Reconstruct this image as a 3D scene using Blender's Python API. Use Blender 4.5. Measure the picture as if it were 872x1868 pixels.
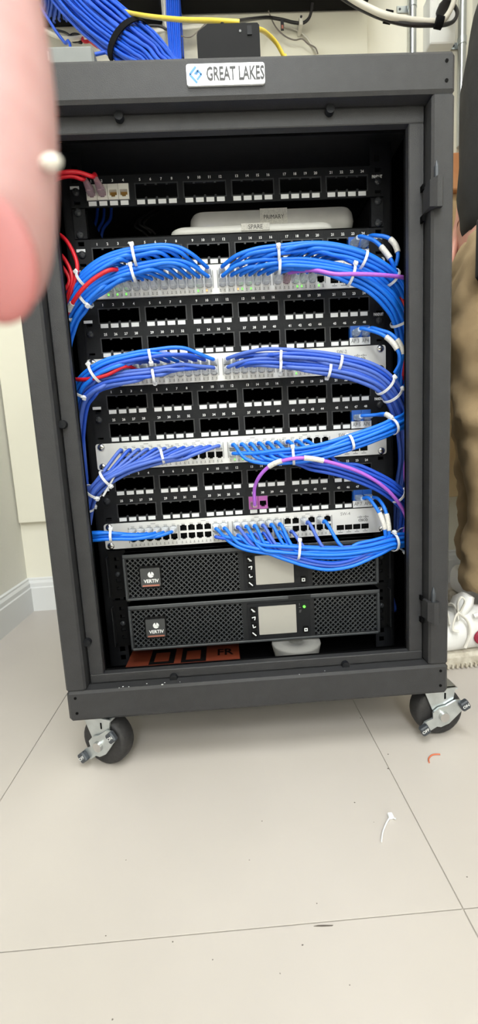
import bpy, math, random
from mathutils import Vector, Matrix
random.seed(7)
S = bpy.context.scene
COL = S.collection
for o in list(bpy.data.objects):
    bpy.data.objects.remove(o)

# ------------------------------------------------------------ camera
FPX = 800.0                                   # focal length in pixels of the 872 x 1868 frame
CAM = Vector((-0.0375, -0.6135, 0.4746))
YAW, PITCH, ROLL = 0.0336, 0.1445, -0.0574
fw = Vector((math.sin(YAW)*math.cos(PITCH), math.cos(YAW)*math.cos(PITCH), -math.sin(PITCH)))
rt0 = Vector((math.cos(YAW), -math.sin(YAW), 0))
up0 = rt0.cross(fw)
rt = math.cos(ROLL)*rt0 + math.sin(ROLL)*up0
up = -math.sin(ROLL)*rt0 + math.cos(ROLL)*up0
cd = bpy.data.cameras.new('camera')
cam = bpy.data.objects.new('camera', cd)
COL.objects.link(cam)
M = Matrix(((rt.x, up.x, -fw.x, CAM.x), (rt.y, up.y, -fw.y, CAM.y), (rt.z, up.z, -fw.z, CAM.z), (0, 0, 0, 1)))
cam.matrix_world = M
cd.sensor_fit = 'VERTICAL'
cd.sensor_height = 36
cd.lens = 36*FPX/1868
cd.clip_start = 0.005
cd.clip_end = 50
cd.dof.use_dof = True
cd.dof.focus_distance = 0.72
cd.dof.aperture_fstop = cd.lens/1.7           # a 1.7 mm wide pupil: only the finger at the lens blurs
S.camera = cam

# ------------------------------------------------------------ world, lights, exposure
w = bpy.data.worlds.new('world'); S.world = w
w.use_nodes = True
w.node_tree.nodes['Background'].inputs[0].default_value = (1, 1, 1, 1)
w.node_tree.nodes['Background'].inputs[1].default_value = 0.15
S.view_settings.view_transform = 'Standard'
S.view_settings.look = 'None'
S.view_settings.gamma = 1
S.view_settings.use_curve_mapping = False
S.view_settings.exposure = -0.08
LIGHTS = [(0.02, -0.75, 24), (0.02, -2.3, 44), (0.02, -3.9, 48)]   # ceiling troffers: x, y, watts; the last is added for low-angle front light
CEIL = 2.5

def area(loc, sx, sy, power):
    d = bpy.data.lights.new('troffer_light', 'AREA')
    d.shape = 'RECTANGLE'; d.size = sx; d.size_y = sy; d.energy = power
    d.color = (0.90, 0.955, 1.0)
    o = bpy.data.objects.new('troffer_light', d); COL.objects.link(o)
    o.location = loc
    return o
for lx, ly, lp in LIGHTS:
    area((lx, ly, CEIL-0.03), 0.56, 0.9, lp)

def ray(u, v):
    return fw + (u-436)/FPX*rt - (v-934)/FPX*up
def at(u, v, Y):                               # the point of depth Y that the photograph shows at pixel u, v
    d = ray(u, v)
    return CAM + d*((Y-CAM.y)/d.y)
def onfloor(u, v, z=0.0):
    d = ray(u, v)
    return CAM + d*((z-CAM.z)/d.z)

# ------------------------------------------------------------ materials
def lin(c):
    return tuple(((x/255)/12.92 if x/255 <= .04045 else ((x/255+.055)/1.055)**2.4) for x in c)
MAT = {}
def mat(name, rgb, rough=.5, metal=0, noise=0, nscale=40, bump=0, bscale=200, spec=.5, trans=0, emit=None, estr=0, alpha=1, sss=0, coat=0, rgb2=None):
    if name in MAT: return MAT[name]
    m = bpy.data.materials.new(name); m.use_nodes = True
    nt = m.node_tree; b = nt.nodes['Principled BSDF']
    c = lin(rgb)
    b.inputs['Base Color'].default_value = (*c, 1)
    b.inputs['Roughness'].default_value = rough
    b.inputs['Metallic'].default_value = metal
    b.inputs['Specular IOR Level'].default_value = spec
    b.inputs['Transmission Weight'].default_value = trans
    b.inputs['Alpha'].default_value = alpha
    if sss:
        b.inputs['Subsurface Weight'].default_value = sss
        b.inputs['Subsurface Radius'].default_value = (1, .35, .2)
        b.inputs['Subsurface Scale'].default_value = .004
    if coat: b.inputs['Coat Weight'].default_value = coat
    if emit:
        b.inputs['Emission Color'].default_value = (*lin(emit), 1)
        b.inputs['Emission Strength'].default_value = estr
    if noise or rgb2 or bump:
        tc = nt.nodes.new('ShaderNodeTexCoord')
    if noise or rgb2:
        n = nt.nodes.new('ShaderNodeTexNoise'); n.inputs['Scale'].default_value = nscale; n.inputs['Detail'].default_value = 4
        r = nt.nodes.new('ShaderNodeValToRGB')
        k = lin(rgb2) if rgb2 else tuple(max(0, x*(1-noise)) for x in c)
        k1 = c if rgb2 else tuple(min(1, x*(1+noise*.6)) for x in c)
        r.color_ramp.elements[0].color = (*k, 1); r.color_ramp.elements[0].position = .32
        r.color_ramp.elements[1].color = (*k1, 1); r.color_ramp.elements[1].position = .68
        nt.links.new(tc.outputs['Object'], n.inputs['Vector'])
        nt.links.new(n.outputs['Fac'], r.inputs['Fac'])
        nt.links.new(r.outputs['Color'], b.inputs['Base Color'])
    if bump:
        n2 = nt.nodes.new('ShaderNodeTexNoise'); n2.inputs['Scale'].default_value = bscale; n2.inputs['Detail'].default_value = 3
        bp = nt.nodes.new('ShaderNodeBump'); bp.inputs['Strength'].default_value = bump; bp.inputs['Distance'].default_value = .002
        nt.links.new(tc.outputs['Object'], n2.inputs['Vector'])
        nt.links.new(n2.outputs['Fac'], bp.inputs['Height'])
        nt.links.new(bp.outputs['Normal'], b.inputs['Normal'])
    MAT[name] = m
    return m
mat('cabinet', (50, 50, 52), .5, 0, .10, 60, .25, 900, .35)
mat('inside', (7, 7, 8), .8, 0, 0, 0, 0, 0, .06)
mat('panel', (26, 27, 30), .55, 0, .12, 90, .15, 700, .2)
mat('panel_edge', (42, 44, 48), .5)
mat('black', (11, 11, 12), .6, spec=.15)
mat('deep', (6, 6, 6), .8, spec=.1)
mat('print', (238, 240, 240), .6)
mat('label', (232, 234, 236), .5)
mat('silver', (222, 222, 221), .42, .1, .04, 30)
mat('steel', (200, 200, 200), .25, 1)
mat('zinc', (196, 202, 204), .34, .85, .12, 60)
mat('zincdark', (70, 74, 80), .45, .4)
mat('greytext', (120, 121, 122), .6)
mat('darktext', (60, 60, 62), .6)
mat('blue', (22, 118, 236), .42, spec=.5)
mat('trunk', (20, 84, 205), .45)
mat('steelpipe', (196, 199, 200), .3, .9)
mat('blue_deep', (36, 84, 200), .42, spec=.5)
mat('blue_pale', (74, 106, 198), .42, spec=.5)
mat('blue_jack', (24, 92, 186), .4)
mat('red', (206, 24, 40), .42)
mat('purple', (176, 100, 214), .42)
mat('purple_jack', (168, 84, 160), .4)
mat('yellow', (226, 200, 70), .45)
mat('white_cable', (222, 218, 205), .45)
mat('black_cable', (30, 28, 30), .5)
mat('grey_cable', (120, 112, 104), .5)
mat('tie', (226, 228, 230), .4)
mat('clear', (230, 235, 242), .22, trans=.15, spec=.6)
mat('clear_pink', (222, 188, 200), .2, trans=.55, spec=.6)
mat('clear_blue', (184, 202, 228), .2, trans=.2, spec=.6)
mat('wrap', (226, 224, 218), .55, rgb2=(196, 194, 190), nscale=500)
mat('jack_white', (226, 224, 216), .45)
mat('gold', (168, 130, 70), .35, .8)
mat('ups', (34, 35, 37), .5, 0, .1, 50, .1, 600, .22)
mat('ups_light', (62, 65, 68), .45, 0, .1, 50)
mat('lcd', (168, 165, 158), .3, spec=.5)
mat('logo_red', (186, 120, 102), .4, .4)
mat('logo_plate', (68, 70, 72), .3, .3)
mat('led_green', (80, 255, 60), .4, emit=(90, 255, 60), estr=3)
mat('led_amber', (255, 170, 80), .4, emit=(255, 160, 70), estr=2)
mat('led_white', (230, 235, 255), .4, emit=(200, 205, 255), estr=4)
mat('device_white', (240, 240, 238), .5, noise=.04)
mat('device_grey', (208, 207, 206), .5, noise=.06)
mat('rubber', (44, 43, 44), .62, rgb2=(34, 33, 34), nscale=120, bump=.4, bscale=160)
mat('floor', (192, 185, 178), .34, noise=.035, nscale=5, spec=.45)
mat('grout', (172, 165, 156), .8)
mat('wall', (238, 236, 226), .8, bump=.5, bscale=90, spec=.2)
mat('wall_smooth', (238, 234, 218), .75, noise=.03, nscale=4, spec=.2)
mat('board_paint', (236, 232, 215), .6, noise=.03, nscale=6, spec=.3)
mat('base', (226, 227, 226), .45)
mat('ply', (228, 204, 160), .6, rgb2=(214, 184, 138), nscale=9)
mat('lumber', (222, 160, 110), .6, rgb2=(206, 138, 90), nscale=14)
mat('ceiling', (238, 236, 230), .85)
mat('lamp', (255, 250, 240), .5, emit=(255, 248, 236), estr=3)
mat('outlet', (236, 236, 232), .4)
mat('badge', (238, 240, 242), .3, .1)
mat('badge_blue', (52, 128, 196), .4)
mat('velcro', (16, 16, 18), .9, spec=.1)
mat('box_grey', (118, 121, 120), .55, noise=.04)
mat('orange_box', (104, 42, 20), .6, noise=.1, nscale=20)  # orange darkened in the colour itself for the shade the box lies in
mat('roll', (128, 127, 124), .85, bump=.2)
mat('skin', (222, 168, 150), .5, rgb2=(206, 142, 126), nscale=18, sss=.25, bump=.1, bscale=400)
mat('skin_near', (188, 150, 149), .6, rgb2=(172, 124, 120), nscale=70, sss=.3)
mat('nail', (160, 96, 94), .6, sss=.2)
mat('white_spot', (240, 236, 226), .5)
mat('shirt', (40, 40, 41), .9, bump=.4, bscale=700, noise=.15, nscale=60)
mat('pants', (176, 152, 116), .85, rgb2=(158, 134, 100), nscale=16, bump=.35, bscale=900)
mat('shoe', (232, 231, 229), .5, noise=.04, nscale=40)
mat('sole', (206, 200, 186), .7, rgb2=(170, 160, 142), nscale=60)
mat('lace', (228, 224, 214), .7)
mat('maroon', (146, 30, 56), .55)
mat('hair', (60, 44, 32), .7)
mat('copper', (200, 106, 72), .45)
mat('fleck', (92, 84, 76), .8)

# ------------------------------------------------------------ mesh helpers
ORG = {}
class MB:
    def __init__(s): s.v = []; s.f = []; s.sm = []
    def add(s, vs, fs, smooth=False):
        n = len(s.v); s.v += [tuple(x) for x in vs]
        for f in fs: s.f.append(tuple(i+n for i in f)); s.sm.append(smooth)
        return s
    def box(s, x0, x1, y0, y1, z0, z1, c=0):
        if x1 < x0: x0, x1 = x1, x0
        if y1 < y0: y0, y1 = y1, y0
        if z1 < z0: z0, z1 = z1, z0
        if not c:
            return s.add([(x0,y0,z0),(x1,y0,z0),(x1,y1,z0),(x0,y1,z0),(x0,y0,z1),(x1,y0,z1),(x1,y1,z1),(x0,y1,z1)],
                         [(0,3,2,1),(4,5,6,7),(0,1,5,4),(1,2,6,5),(2,3,7,6),(3,0,4,7)])
        c = min(c, (x1-x0)*.49, (y1-y0)*.49, (z1-z0)*.49)
        rings = []                                            # chamfered box as stacked octagon rings
        def ring(i, z):
            a0, a1, b0, b1 = x0+i, x1-i, y0+i, y1-i
            d = c if i == 0 else c*.6
            return [(a0+d,b0,z),(a1-d,b0,z),(a1,b0+d,z),(a1,b1-d,z),(a1-d,b1,z),(a0+d,b1,z),(a0,b1-d,z),(a0,b0+d,z)]
        vs = ring(c*.6, z0)+ring(0, z0+c)+ring(0, z1-c)+ring(c*.6, z1)
        fs = [tuple(range(7,-1,-1)), tuple(range(24,32))]
        for k in range(3):
            for i in range(8):
                j = (i+1) % 8; fs.append((k*8+i, k*8+j, k*8+8+j, k*8+8+i))
        return s.add(vs, fs)
    def cyl(s, a, b, r0, r1=None, n=16, cap=True):
        a, b = Vector(a), Vector(b); r1 = r0 if r1 is None else r1
        t = (b-a).normalized(); q = Vector((0,0,1)) if abs(t.z) < .9 else Vector((1,0,0))
        u = t.cross(q).normalized(); v = t.cross(u)
        vs = []
        for p, r in ((a, r0), (b, r1)):
            for i in range(n):
                an = 2*math.pi*i/n; vs.append(p+u*math.cos(an)*r+v*math.sin(an)*r)
        fs = [(i, (i+1) % n, n+(i+1) % n, n+i) for i in range(n)]
        s.add(vs, fs, True)
        if cap:
            s.add(vs[:n], [tuple(range(n-1,-1,-1))]); s.add(vs[n:], [tuple(range(n))])
        return s
    def tube(s, pts, r, n=7, cap=True, fl=1.0, upv=None):
        pts = [Vector(p) for p in pts]; N = len(pts); vs = []
        t0 = (pts[1]-pts[0]).normalized()
        q = Vector(upv) if upv is not None else (Vector((0,0,1)) if abs(t0.z) < .9 else Vector((0,1,0)))
        u = (q - t0*q.dot(t0)).normalized()
        for i, p in enumerate(pts):
            t = (pts[min(i+1,N-1)]-pts[max(i-1,0)]).normalized()
            u = u - t*u.dot(t)
            u = u.normalized() if u.length > 1e-6 else t.orthogonal().normalized()
            v = t.cross(u); rr = r[i] if isinstance(r, (list, tuple)) else r
            for k in range(n):
                an = 2*math.pi*k/n; vs.append(p+u*math.cos(an)*rr+v*math.sin(an)*rr*fl)
        fs = []
        for i in range(N-1):
            for k in range(n):
                k2 = (k+1) % n; fs.append((i*n+k, i*n+k2, i*n+n+k2, i*n+n+k))
        s.add(vs, fs, True)
        if cap: s.add(vs[:n], [tuple(range(n-1,-1,-1))]); s.add(vs[-n:], [tuple(range(n))])
        return s
    def prism(s, poly, y0, y1):                               # polygon in x, z pushed from y0 to y1
        n = len(poly)
        vs = [(x,y0,z) for x,z in poly]+[(x,y1,z) for x,z in poly]
        return s.add(vs, [tuple(range(n)), tuple(range(2*n-1,n-1,-1))]+[(i, n+i, n+(i+1)%n, (i+1)%n) for i in range(n)])
    def loft(s, rings, cap=True, smooth=True):
        n = len(rings[0]); vs = [p for r in rings for p in r]; fs = []
        for i in range(len(rings)-1):
            for k in range(n):
                k2 = (k+1) % n; fs.append((i*n+k, i*n+k2, i*n+n+k2, i*n+n+k))
        s.add(vs, fs, smooth)
        if cap: s.add(rings[0], [tuple(range(n-1,-1,-1))]); s.add(rings[-1], [tuple(range(n))])
        return s
    def sphere(s, c, rx, ry=None, rz=None, n=12, m=8):
        ry = ry or rx; rz = rz or rx; c = Vector(c)
        rings = []
        for j in range(1, m):
            a = math.pi*j/m
            rings.append([(c.x+rx*math.sin(a)*math.cos(2*math.pi*i/n), c.y+ry*math.sin(a)*math.sin(2*math.pi*i/n), c.z-rz*math.cos(a)) for i in range(n)])
        k = len(s.v)
        s.loft(rings, False)
        b = k; e = k+(m-2)*n
        s.v += [(c.x, c.y, c.z-rz), (c.x, c.y, c.z+rz)]; t = len(s.v)
        for i in range(n):
            s.f.append((t-2, b+(i+1)%n, b+i)); s.sm.append(True)
            s.f.append((t-1, e+i, e+(i+1)%n)); s.sm.append(True)
        return s
    def plate(s, x0, x1, z0, z1, holes, y0, y1):              # front at y0; rectangular holes (x0,x1,z0,z1) go through
        R = lambda q: round(q, 6)
        xs = sorted({R(x0), R(x1)} | {R(h[i]) for h in holes for i in (0,1)})
        zs = sorted({R(z0), R(z1)} | {R(h[i]) for h in holes for i in (2,3)})
        xs = [x for x in xs if x0-1e-6 <= x <= x1+1e-6]; zs = [z for z in zs if z0-1e-6 <= z <= z1+1e-6]
        nx, nz = len(xs)-1, len(zs)-1
        solid = [[True]*nz for _ in range(nx)]
        for h in holes:
            for i in range(nx):
                cx = (xs[i]+xs[i+1])/2
                if h[0] < cx < h[1]:
                    for j in range(nz):
                        cz = (zs[j]+zs[j+1])/2
                        if h[2] < cz < h[3]: solid[i][j] = False
        sol = lambda i, j: 0 <= i < nx and 0 <= j < nz and solid[i][j]
        vid = {}
        def V(i, j, b):
            k = (i, j, b)
            if k not in vid: vid[k] = len(s.v); s.v.append((xs[i], y1 if b else y0, zs[j]))
            return vid[k]
        def F(*f): s.f.append(f); s.sm.append(False)
        for i in range(nx):
            for j in range(nz):
                if not solid[i][j]: continue
                F(V(i,j,0), V(i+1,j,0), V(i+1,j+1,0), V(i,j+1,0))
                F(V(i,j,1), V(i,j+1,1), V(i+1,j+1,1), V(i+1,j,1))
                if not sol(i-1,j): F(V(i,j,0), V(i,j+1,0), V(i,j+1,1), V(i,j,1))
                if not sol(i+1,j): F(V(i+1,j,0), V(i+1,j,1), V(i+1,j+1,1), V(i+1,j+1,0))
                if not sol(i,j-1): F(V(i,j,0), V(i,j,1), V(i+1,j,1), V(i+1,j,0))
                if not sol(i,j+1): F(V(i,j+1,0), V(i+1,j+1,0), V(i+1,j+1,1), V(i,j+1,1))
        return s
    def move(s, d):
        s.v = [(a+d[0], b+d[1], c+d[2]) for a,b,c in s.v]; return s
    def xf(s, m):
        s.v = [tuple(m @ Vector(p)) for p in s.v]; return s
    def mesh(s, name, m, off=(0,0,0)):
        me = bpy.data.meshes.new(name)
        me.from_pydata([(a-off[0], b-off[1], c-off[2]) for a,b,c in s.v], [], s.f)
        me.polygons.foreach_set('use_smooth', s.sm)
        me.materials.append(MAT[m]); me.update()
        return me
    def build(s, name, m, parent=None, label=None):           # vertices are world coordinates
        if parent is not None: off = ORG[parent]
        else:
            xs = list(zip(*s.v)); off = ((min(xs[0])+max(xs[0]))/2, (min(xs[1])+max(xs[1]))/2, min(xs[2]))
        o = bpy.data.objects.new(name, s.mesh(name, m, off)); COL.objects.link(o)
        if parent is not None: o.parent = parent
        else: o.location = off
        ORG[o] = tuple(off)
        if label: o['label'] = label
        return o
def put(name, mesh, parent, loc, label=None):                 # shared mesh data, loc in world coordinates
    o = bpy.data.objects.new(name, mesh); COL.objects.link(o)
    b = ORG[parent]; o.parent = parent
    o.location = (loc[0]-b[0], loc[1]-b[1], loc[2]-b[2]); ORG[o] = tuple(loc)
    if label: o['label'] = label
    return o
def tag(o, label, cat, group=None):
    o['label'] = label; o['category'] = cat
    if group: o['group'] = group
    return o
def thing(name, label, cat, loc=(0,0,0), group=None):
    o = bpy.data.objects.new(name, None); COL.objects.link(o)
    o.location = loc; o.empty_display_size = .02; ORG[o] = tuple(loc)
    return tag(o, label, cat, group)
def struct(name, mb, m):
    o = mb.build(name, m); o['kind'] = 'structure'; return o
def crom(P, n=6):
    P = [Vector(p) for p in P]; out = []
    for i in range(len(P)-1):
        a = P[max(i-1,0)]; b = P[i]; c = P[i+1]; d = P[min(i+2,len(P)-1)]
        for k in range(n):
            t = k/n
            out.append(.5*((2*b)+(c-a)*t+(2*a-5*b+4*c-d)*t*t+(3*b-a-3*c+d)*t**3))
    out.append(P[-1]); return out
GLY = {}
def glyph(txt, bold=.0):
    k = (txt, bold)
    if k in GLY: return GLY[k]
    cu = bpy.data.curves.new('lettering', 'FONT'); cu.body = txt; cu.size = 1; cu.align_x = 'CENTER'; cu.align_y = 'CENTER'
    cu.offset = bold; cu.resolution_u = 2
    o = bpy.data.objects.new('lettering', cu); COL.objects.link(o)
    bpy.context.view_layer.update()
    me = bpy.data.meshes.new_from_object(o.evaluated_get(bpy.context.evaluated_depsgraph_get()))
    GLY[k] = ([tuple(v.co) for v in me.vertices], [tuple(p.vertices) for p in me.polygons])
    bpy.data.objects.remove(o); bpy.data.curves.remove(cu); bpy.data.meshes.remove(me)
    return GLY[k]
def text(mb, txt, x, y, z, h, bold=.0, sx=1.0, depth=None):   # centred lettering on a face that looks to -y
    vs, fs = glyph(txt, bold); k = h/.72
    return mb.add([(x+a*k*sx, y, z+b*k) for a,b,_ in vs], [f for f in fs])

# ============================================================ setting
BACK, XL, XR, FRONT = 0.76, -0.674, 0.735, -4.9
b = MB().box(XL-.1, XR+.1, FRONT-.1, BACK+.1, -.02, -.0015)
FL = struct('floor', b, 'grout')
SEAM_X = [XL, -.380, .179, XR]; SEAM_Y = [FRONT, -3.6, -2.48, -1.36, -.240, BACK]
for j in range(5):
    for i in range(3):
        g = .0005
        MB().box(SEAM_X[i]+g, SEAM_X[i+1]-g, SEAM_Y[j]+g, SEAM_Y[j+1]-g, -.0015, 0, .0005).build('tile', 'floor', FL)
struct('wall_back', MB().box(XL-.1, XR+.1, BACK, BACK+.08, 0, CEIL), 'wall_smooth')
struct('wall_left', MB().box(XL-.08, XL, FRONT-.08, BACK, 0, CEIL), 'wall')
struct('wall_right', MB().box(XR, XR+.08, FRONT-.08, BACK, 0, CEIL), 'wall')
struct('wall_front', MB().box(XL, XR, FRONT-.08, FRONT, 0, CEIL), 'wall')
struct('ceiling', MB().box(XL-.1, XR+.1, FRONT-.1, BACK+.1, CEIL, CEIL+.06), 'ceiling')
def baseboard(name, p0, p1, nrm):
    p0, p1, nrm = Vector(p0), Vector(p1), Vector(nrm)
    prof = [(0,0),(.014,0),(.014,.075),(.011,.078),(.011,.09),(.006,.098),(.006,.103),(0,.106)]
    r = [[tuple(p+nrm*a+Vector((0,0,z))) for a,z in prof] for p in (p0, p1)]
    return struct(name, MB().loft(r, True, False), 'base')
baseboard('baseboard_back', (XL, BACK, 0), (XR, BACK, 0), (0,-1,0))
baseboard('baseboard_left', (XL, FRONT, 0), (XL, BACK, 0), (1,0,0))
baseboard('baseboard_right', (XR, FRONT, 0), (XR, BACK, 0), (-1,0,0))
for i, (lx, ly, lp) in enumerate(LIGHTS):
    t = thing('ceiling_light', 'white framed troffer light set in the ceiling ' + ('nearest the cabinet', 'midway along the room', 'by the front wall, added for front light')[i], 'light', (lx, ly, CEIL-.02))
    MB().plate(lx-.31, lx+.31, 0, 1, [(lx-.29, lx+.29, .04, .96)], 0, .02).xf(Matrix(((1,0,0,0),(0,0,1,ly-.5),(0,1,0,CEIL-.02),(0,0,0,1)))).build('frame', 'ceiling', t)
    MB().box(lx-.29, lx+.29, ly-.46, ly+.46, CEIL-.006, CEIL-.001).build('diffuser', 'lamp', t)

# painted plywood backboard and raw wood on the back wall
zb = at(60, 953, BACK-.018).z
xr = at(671, 60, BACK-.018).x
tag(MB().box(XL+.004, xr, BACK-.018, BACK-.001, zb, 1.75, .002).build('plywood_backboard', 'board_paint'),
    'cream painted plywood backboard on the back wall behind the cabinet', 'board')
p1 = at(855, 878, BACK-.02); p2 = at(846, 905, BACK-.02); pt = at(840, 352, BACK-.02)
o = thing('plywood_sheet', 'bare tan plywood sheet on the wall right of the cabinet, below the lumber block', 'board', ((p1.x+.3)/2, BACK, p2.z))
MB().box(xr+.002, p1.x, BACK-.02, BACK-.001, p2.z, pt.z, .002).build('sheet', 'ply', o)
h = at(846, 901, BACK-.02)
MB().cyl((h.x, BACK-.0205, h.z+.004), (h.x, BACK-.012, h.z+.004), .004, n=12).build('knot_hole', 'deep', o)
a = at(826, 278, BACK-.04); c = at(848, 345, BACK-.04)
tag(MB().box(xr+.002, c.x+.02, BACK-.04, BACK-.001, c.z, a.z, .003).build('lumber_block', 'lumber'),
    'orange-brown lumber block on the wall above the bare plywood sheet', 'board')

# ============================================================ cabinet
T, W, BZ = .952, .288, .085
cab = thing('server_cabinet', 'black steel wheeled network cabinet with its front door taken off', 'cabinet', (0, .31, 0))
def rrect(x0, x1, z0, z1, r, n=4):
    P = []
    for cx, cz, a0 in ((x1-r, z1-r, 0), (x0+r, z1-r, 90), (x0+r, z0+r, 180), (x1-r, z0+r, 270)):
        for i in range(n+1):
            an = math.radians(a0+90*i/n); P.append((cx+r*math.cos(an), cz+r*math.sin(an)))
    return P
def bar(name, x0, x1, z0, z1, y0, y1, c=.003):
    return MB().box(x0, x1, y0, y1, z0, z1, c).build(name, 'cabinet', cab)
trail = bar('top_rail', -W, W, .905, T, 0, .022, .004)
brail = bar('bottom_rail', -W, W, BZ, .132, 0, .022, .004)
pl = bar('post', -W, -.2585, .1315, .9055, .0008, .03)
pr = bar('post', .2585, W, .1315, .9055, .0008, .03)
for x in (-.275, .276):                                       # rivet holes at the corners of the rails
    for z, par in ((.940, trail), (.918, trail), (.122, brail), (.098, brail)):
        MB().cyl((x, -.0006, z), (x, .004, z), .0022, n=10).build('rivet_hole', 'deep', par)
# door flange: a second frame set back behind the first, with a dark groove between
for nm, x0, x1, z0, z1 in (('door_flange', -.257, -.2362, .1466, .884), ('door_flange', .2362, .257, .1466, .884),
                           ('door_flange', -.257, .257, .884, .9045), ('door_flange', -.257, .257, .1325, .1466)):
    MB().box(x0, x1, .02, .032, z0, z1, .0012).build(nm, 'cabinet', cab)
MB().plate(-.286, .286, .10, .938, [(-.2358, .2358, .147, .8835)], .034, .036).build('groove_back', 'inside', cab)
MB().box(-W+.001, W-.001, .0215, .036, .905, T-.001).build('rail_web', 'cabinet', cab)
MB().box(-W+.001, W-.001, .0215, .036, BZ+.001, .1318).build('rail_web', 'cabinet', cab)
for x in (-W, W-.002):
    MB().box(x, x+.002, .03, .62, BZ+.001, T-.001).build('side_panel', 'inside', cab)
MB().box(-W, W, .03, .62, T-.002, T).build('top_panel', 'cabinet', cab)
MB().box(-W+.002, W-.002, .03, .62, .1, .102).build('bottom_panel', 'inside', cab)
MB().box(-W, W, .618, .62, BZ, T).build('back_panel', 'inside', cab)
for x, z in ((-.1305, .134), (.1344, .134), (-.254, .521), (-.254, .2009), (-.140, .9), (.131, .9)):
    MB().cyl((x, .021, z), (x, .013, z), .0062, .0056, 14).build('rubber_bumper', 'panel', cab)
# dust and chips along the lower lip
for x, s in ((-.205, .9), (-.196, .6), (-.170, .7), (-.146, 1.2), (-.143, .7), (.262, 1.0), (-.21, .5), (.1, .4), (.06, .4), (-.12, .4)):
    y = random.uniform(.002, .012)
    MB().sphere((x, y, .1322), .0016*s, .001*s, .0004, 6, 4).build('paint_chip', 'print', cab)
# hinge halves on the right post
for z0, z1, zp in ((.767, .8035, .8247), (.2014, .2346, .2558)):
    hb = MB()
    hb.loft([[(.2535, .016, z0+.004), (.2535, -.004, z0+.004), (.2600, -.0115, z0), (.2665, -.0115, z0), (.2705, -.005, z0+.003), (.2705, .003, z0+.004)],
             [(.2535, .016, z1-.001), (.2535, -.004, z1-.001), (.2600, -.0115, z1), (.2665, -.0115, z1), (.2705, -.005, z1), (.2705, .003, z1-.001)]], True, False)
    hg = hb.build('hinge', 'cabinet', cab)
    MB().cyl((.2620, -.004, z1-.001), (.2620, -.004, zp-.008), .0030, n=12).cyl((.2620, -.004, zp-.008), (.2620, -.004, zp), .003, .0006, 12).build('hinge_pin', 'zincdark', hg)
    MB().box(.2515, .2545, .012, .02, z0-.006, z0+.002).box(.2515, .2545, .012, .02, z1-.004, z1+.003).build('hinge_tab', 'inside', hg)
# badge
bd = MB().prism(rrect(-.0505, .0458, .9188, .9424, .0028), -.0024, .001).build('badge', 'badge', cab, 'white metal maker badge with blue emblem')
lt = MB(); text(lt, 'GREAT LAKES', .0095, -.0029, .9303, .0150, .022, .56)
lt.build('badge_lettering', 'darktext', bd)
em = MB(); ex, ez = -.0395, .9305
def strip(p, q, wd):
    p, q = Vector((p[0], 0, p[1])), Vector((q[0], 0, q[1])); d = (q-p).normalized(); n = Vector((-d.z, 0, d.x))*wd/2
    em.prism([((p+n).x, (p+n).z), ((p-n).x, (p-n).z), ((q-n).x, (q-n).z), ((q+n).x, (q+n).z)][::-1], -.0028, -.0022)
strip((ex-.0072, ez+.0004), (ex+.0008, ez+.0088), .0026); strip((ex-.0072, ez+.0006), (ex+.0015, ez-.0088), .0026)
strip((ex+.0015, ez-.0055), (ex+.0074, ez+.0006), .0024); strip((ex+.0074, ez), (ex+.0026, ez+.0052), .0024); strip((ex-.0012, ez+.0008), (ex+.003, ez+.0047), .0022); strip((ex+.0035, ez+.0035), (ex+.0008, ez+.0002), .002)
em.build('badge_emblem', 'badge_blue', bd)
# mounting rails
U = .04445; P1T = .8947; PY = .1257                            # top of the uppermost panel, front plane of the panels
for s in (-1, 1):
    holes = []
    for k in range(18):
        for dz in (.0064, .0222, .0381):
            z = P1T+.018-k*U-dz; x = s*.2325; holes.append((x-.0046, x+.0046, z-.0046, z+.0046))
    MB().plate(min(s*.222, s*.2545), max(s*.222, s*.2545), .104, .93, holes, PY+.003, PY+.005).box(s*.2545-.001, s*.2545+.001, PY+.003, .2, .104, .93).build('mounting_rail', 'panel', cab)
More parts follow.
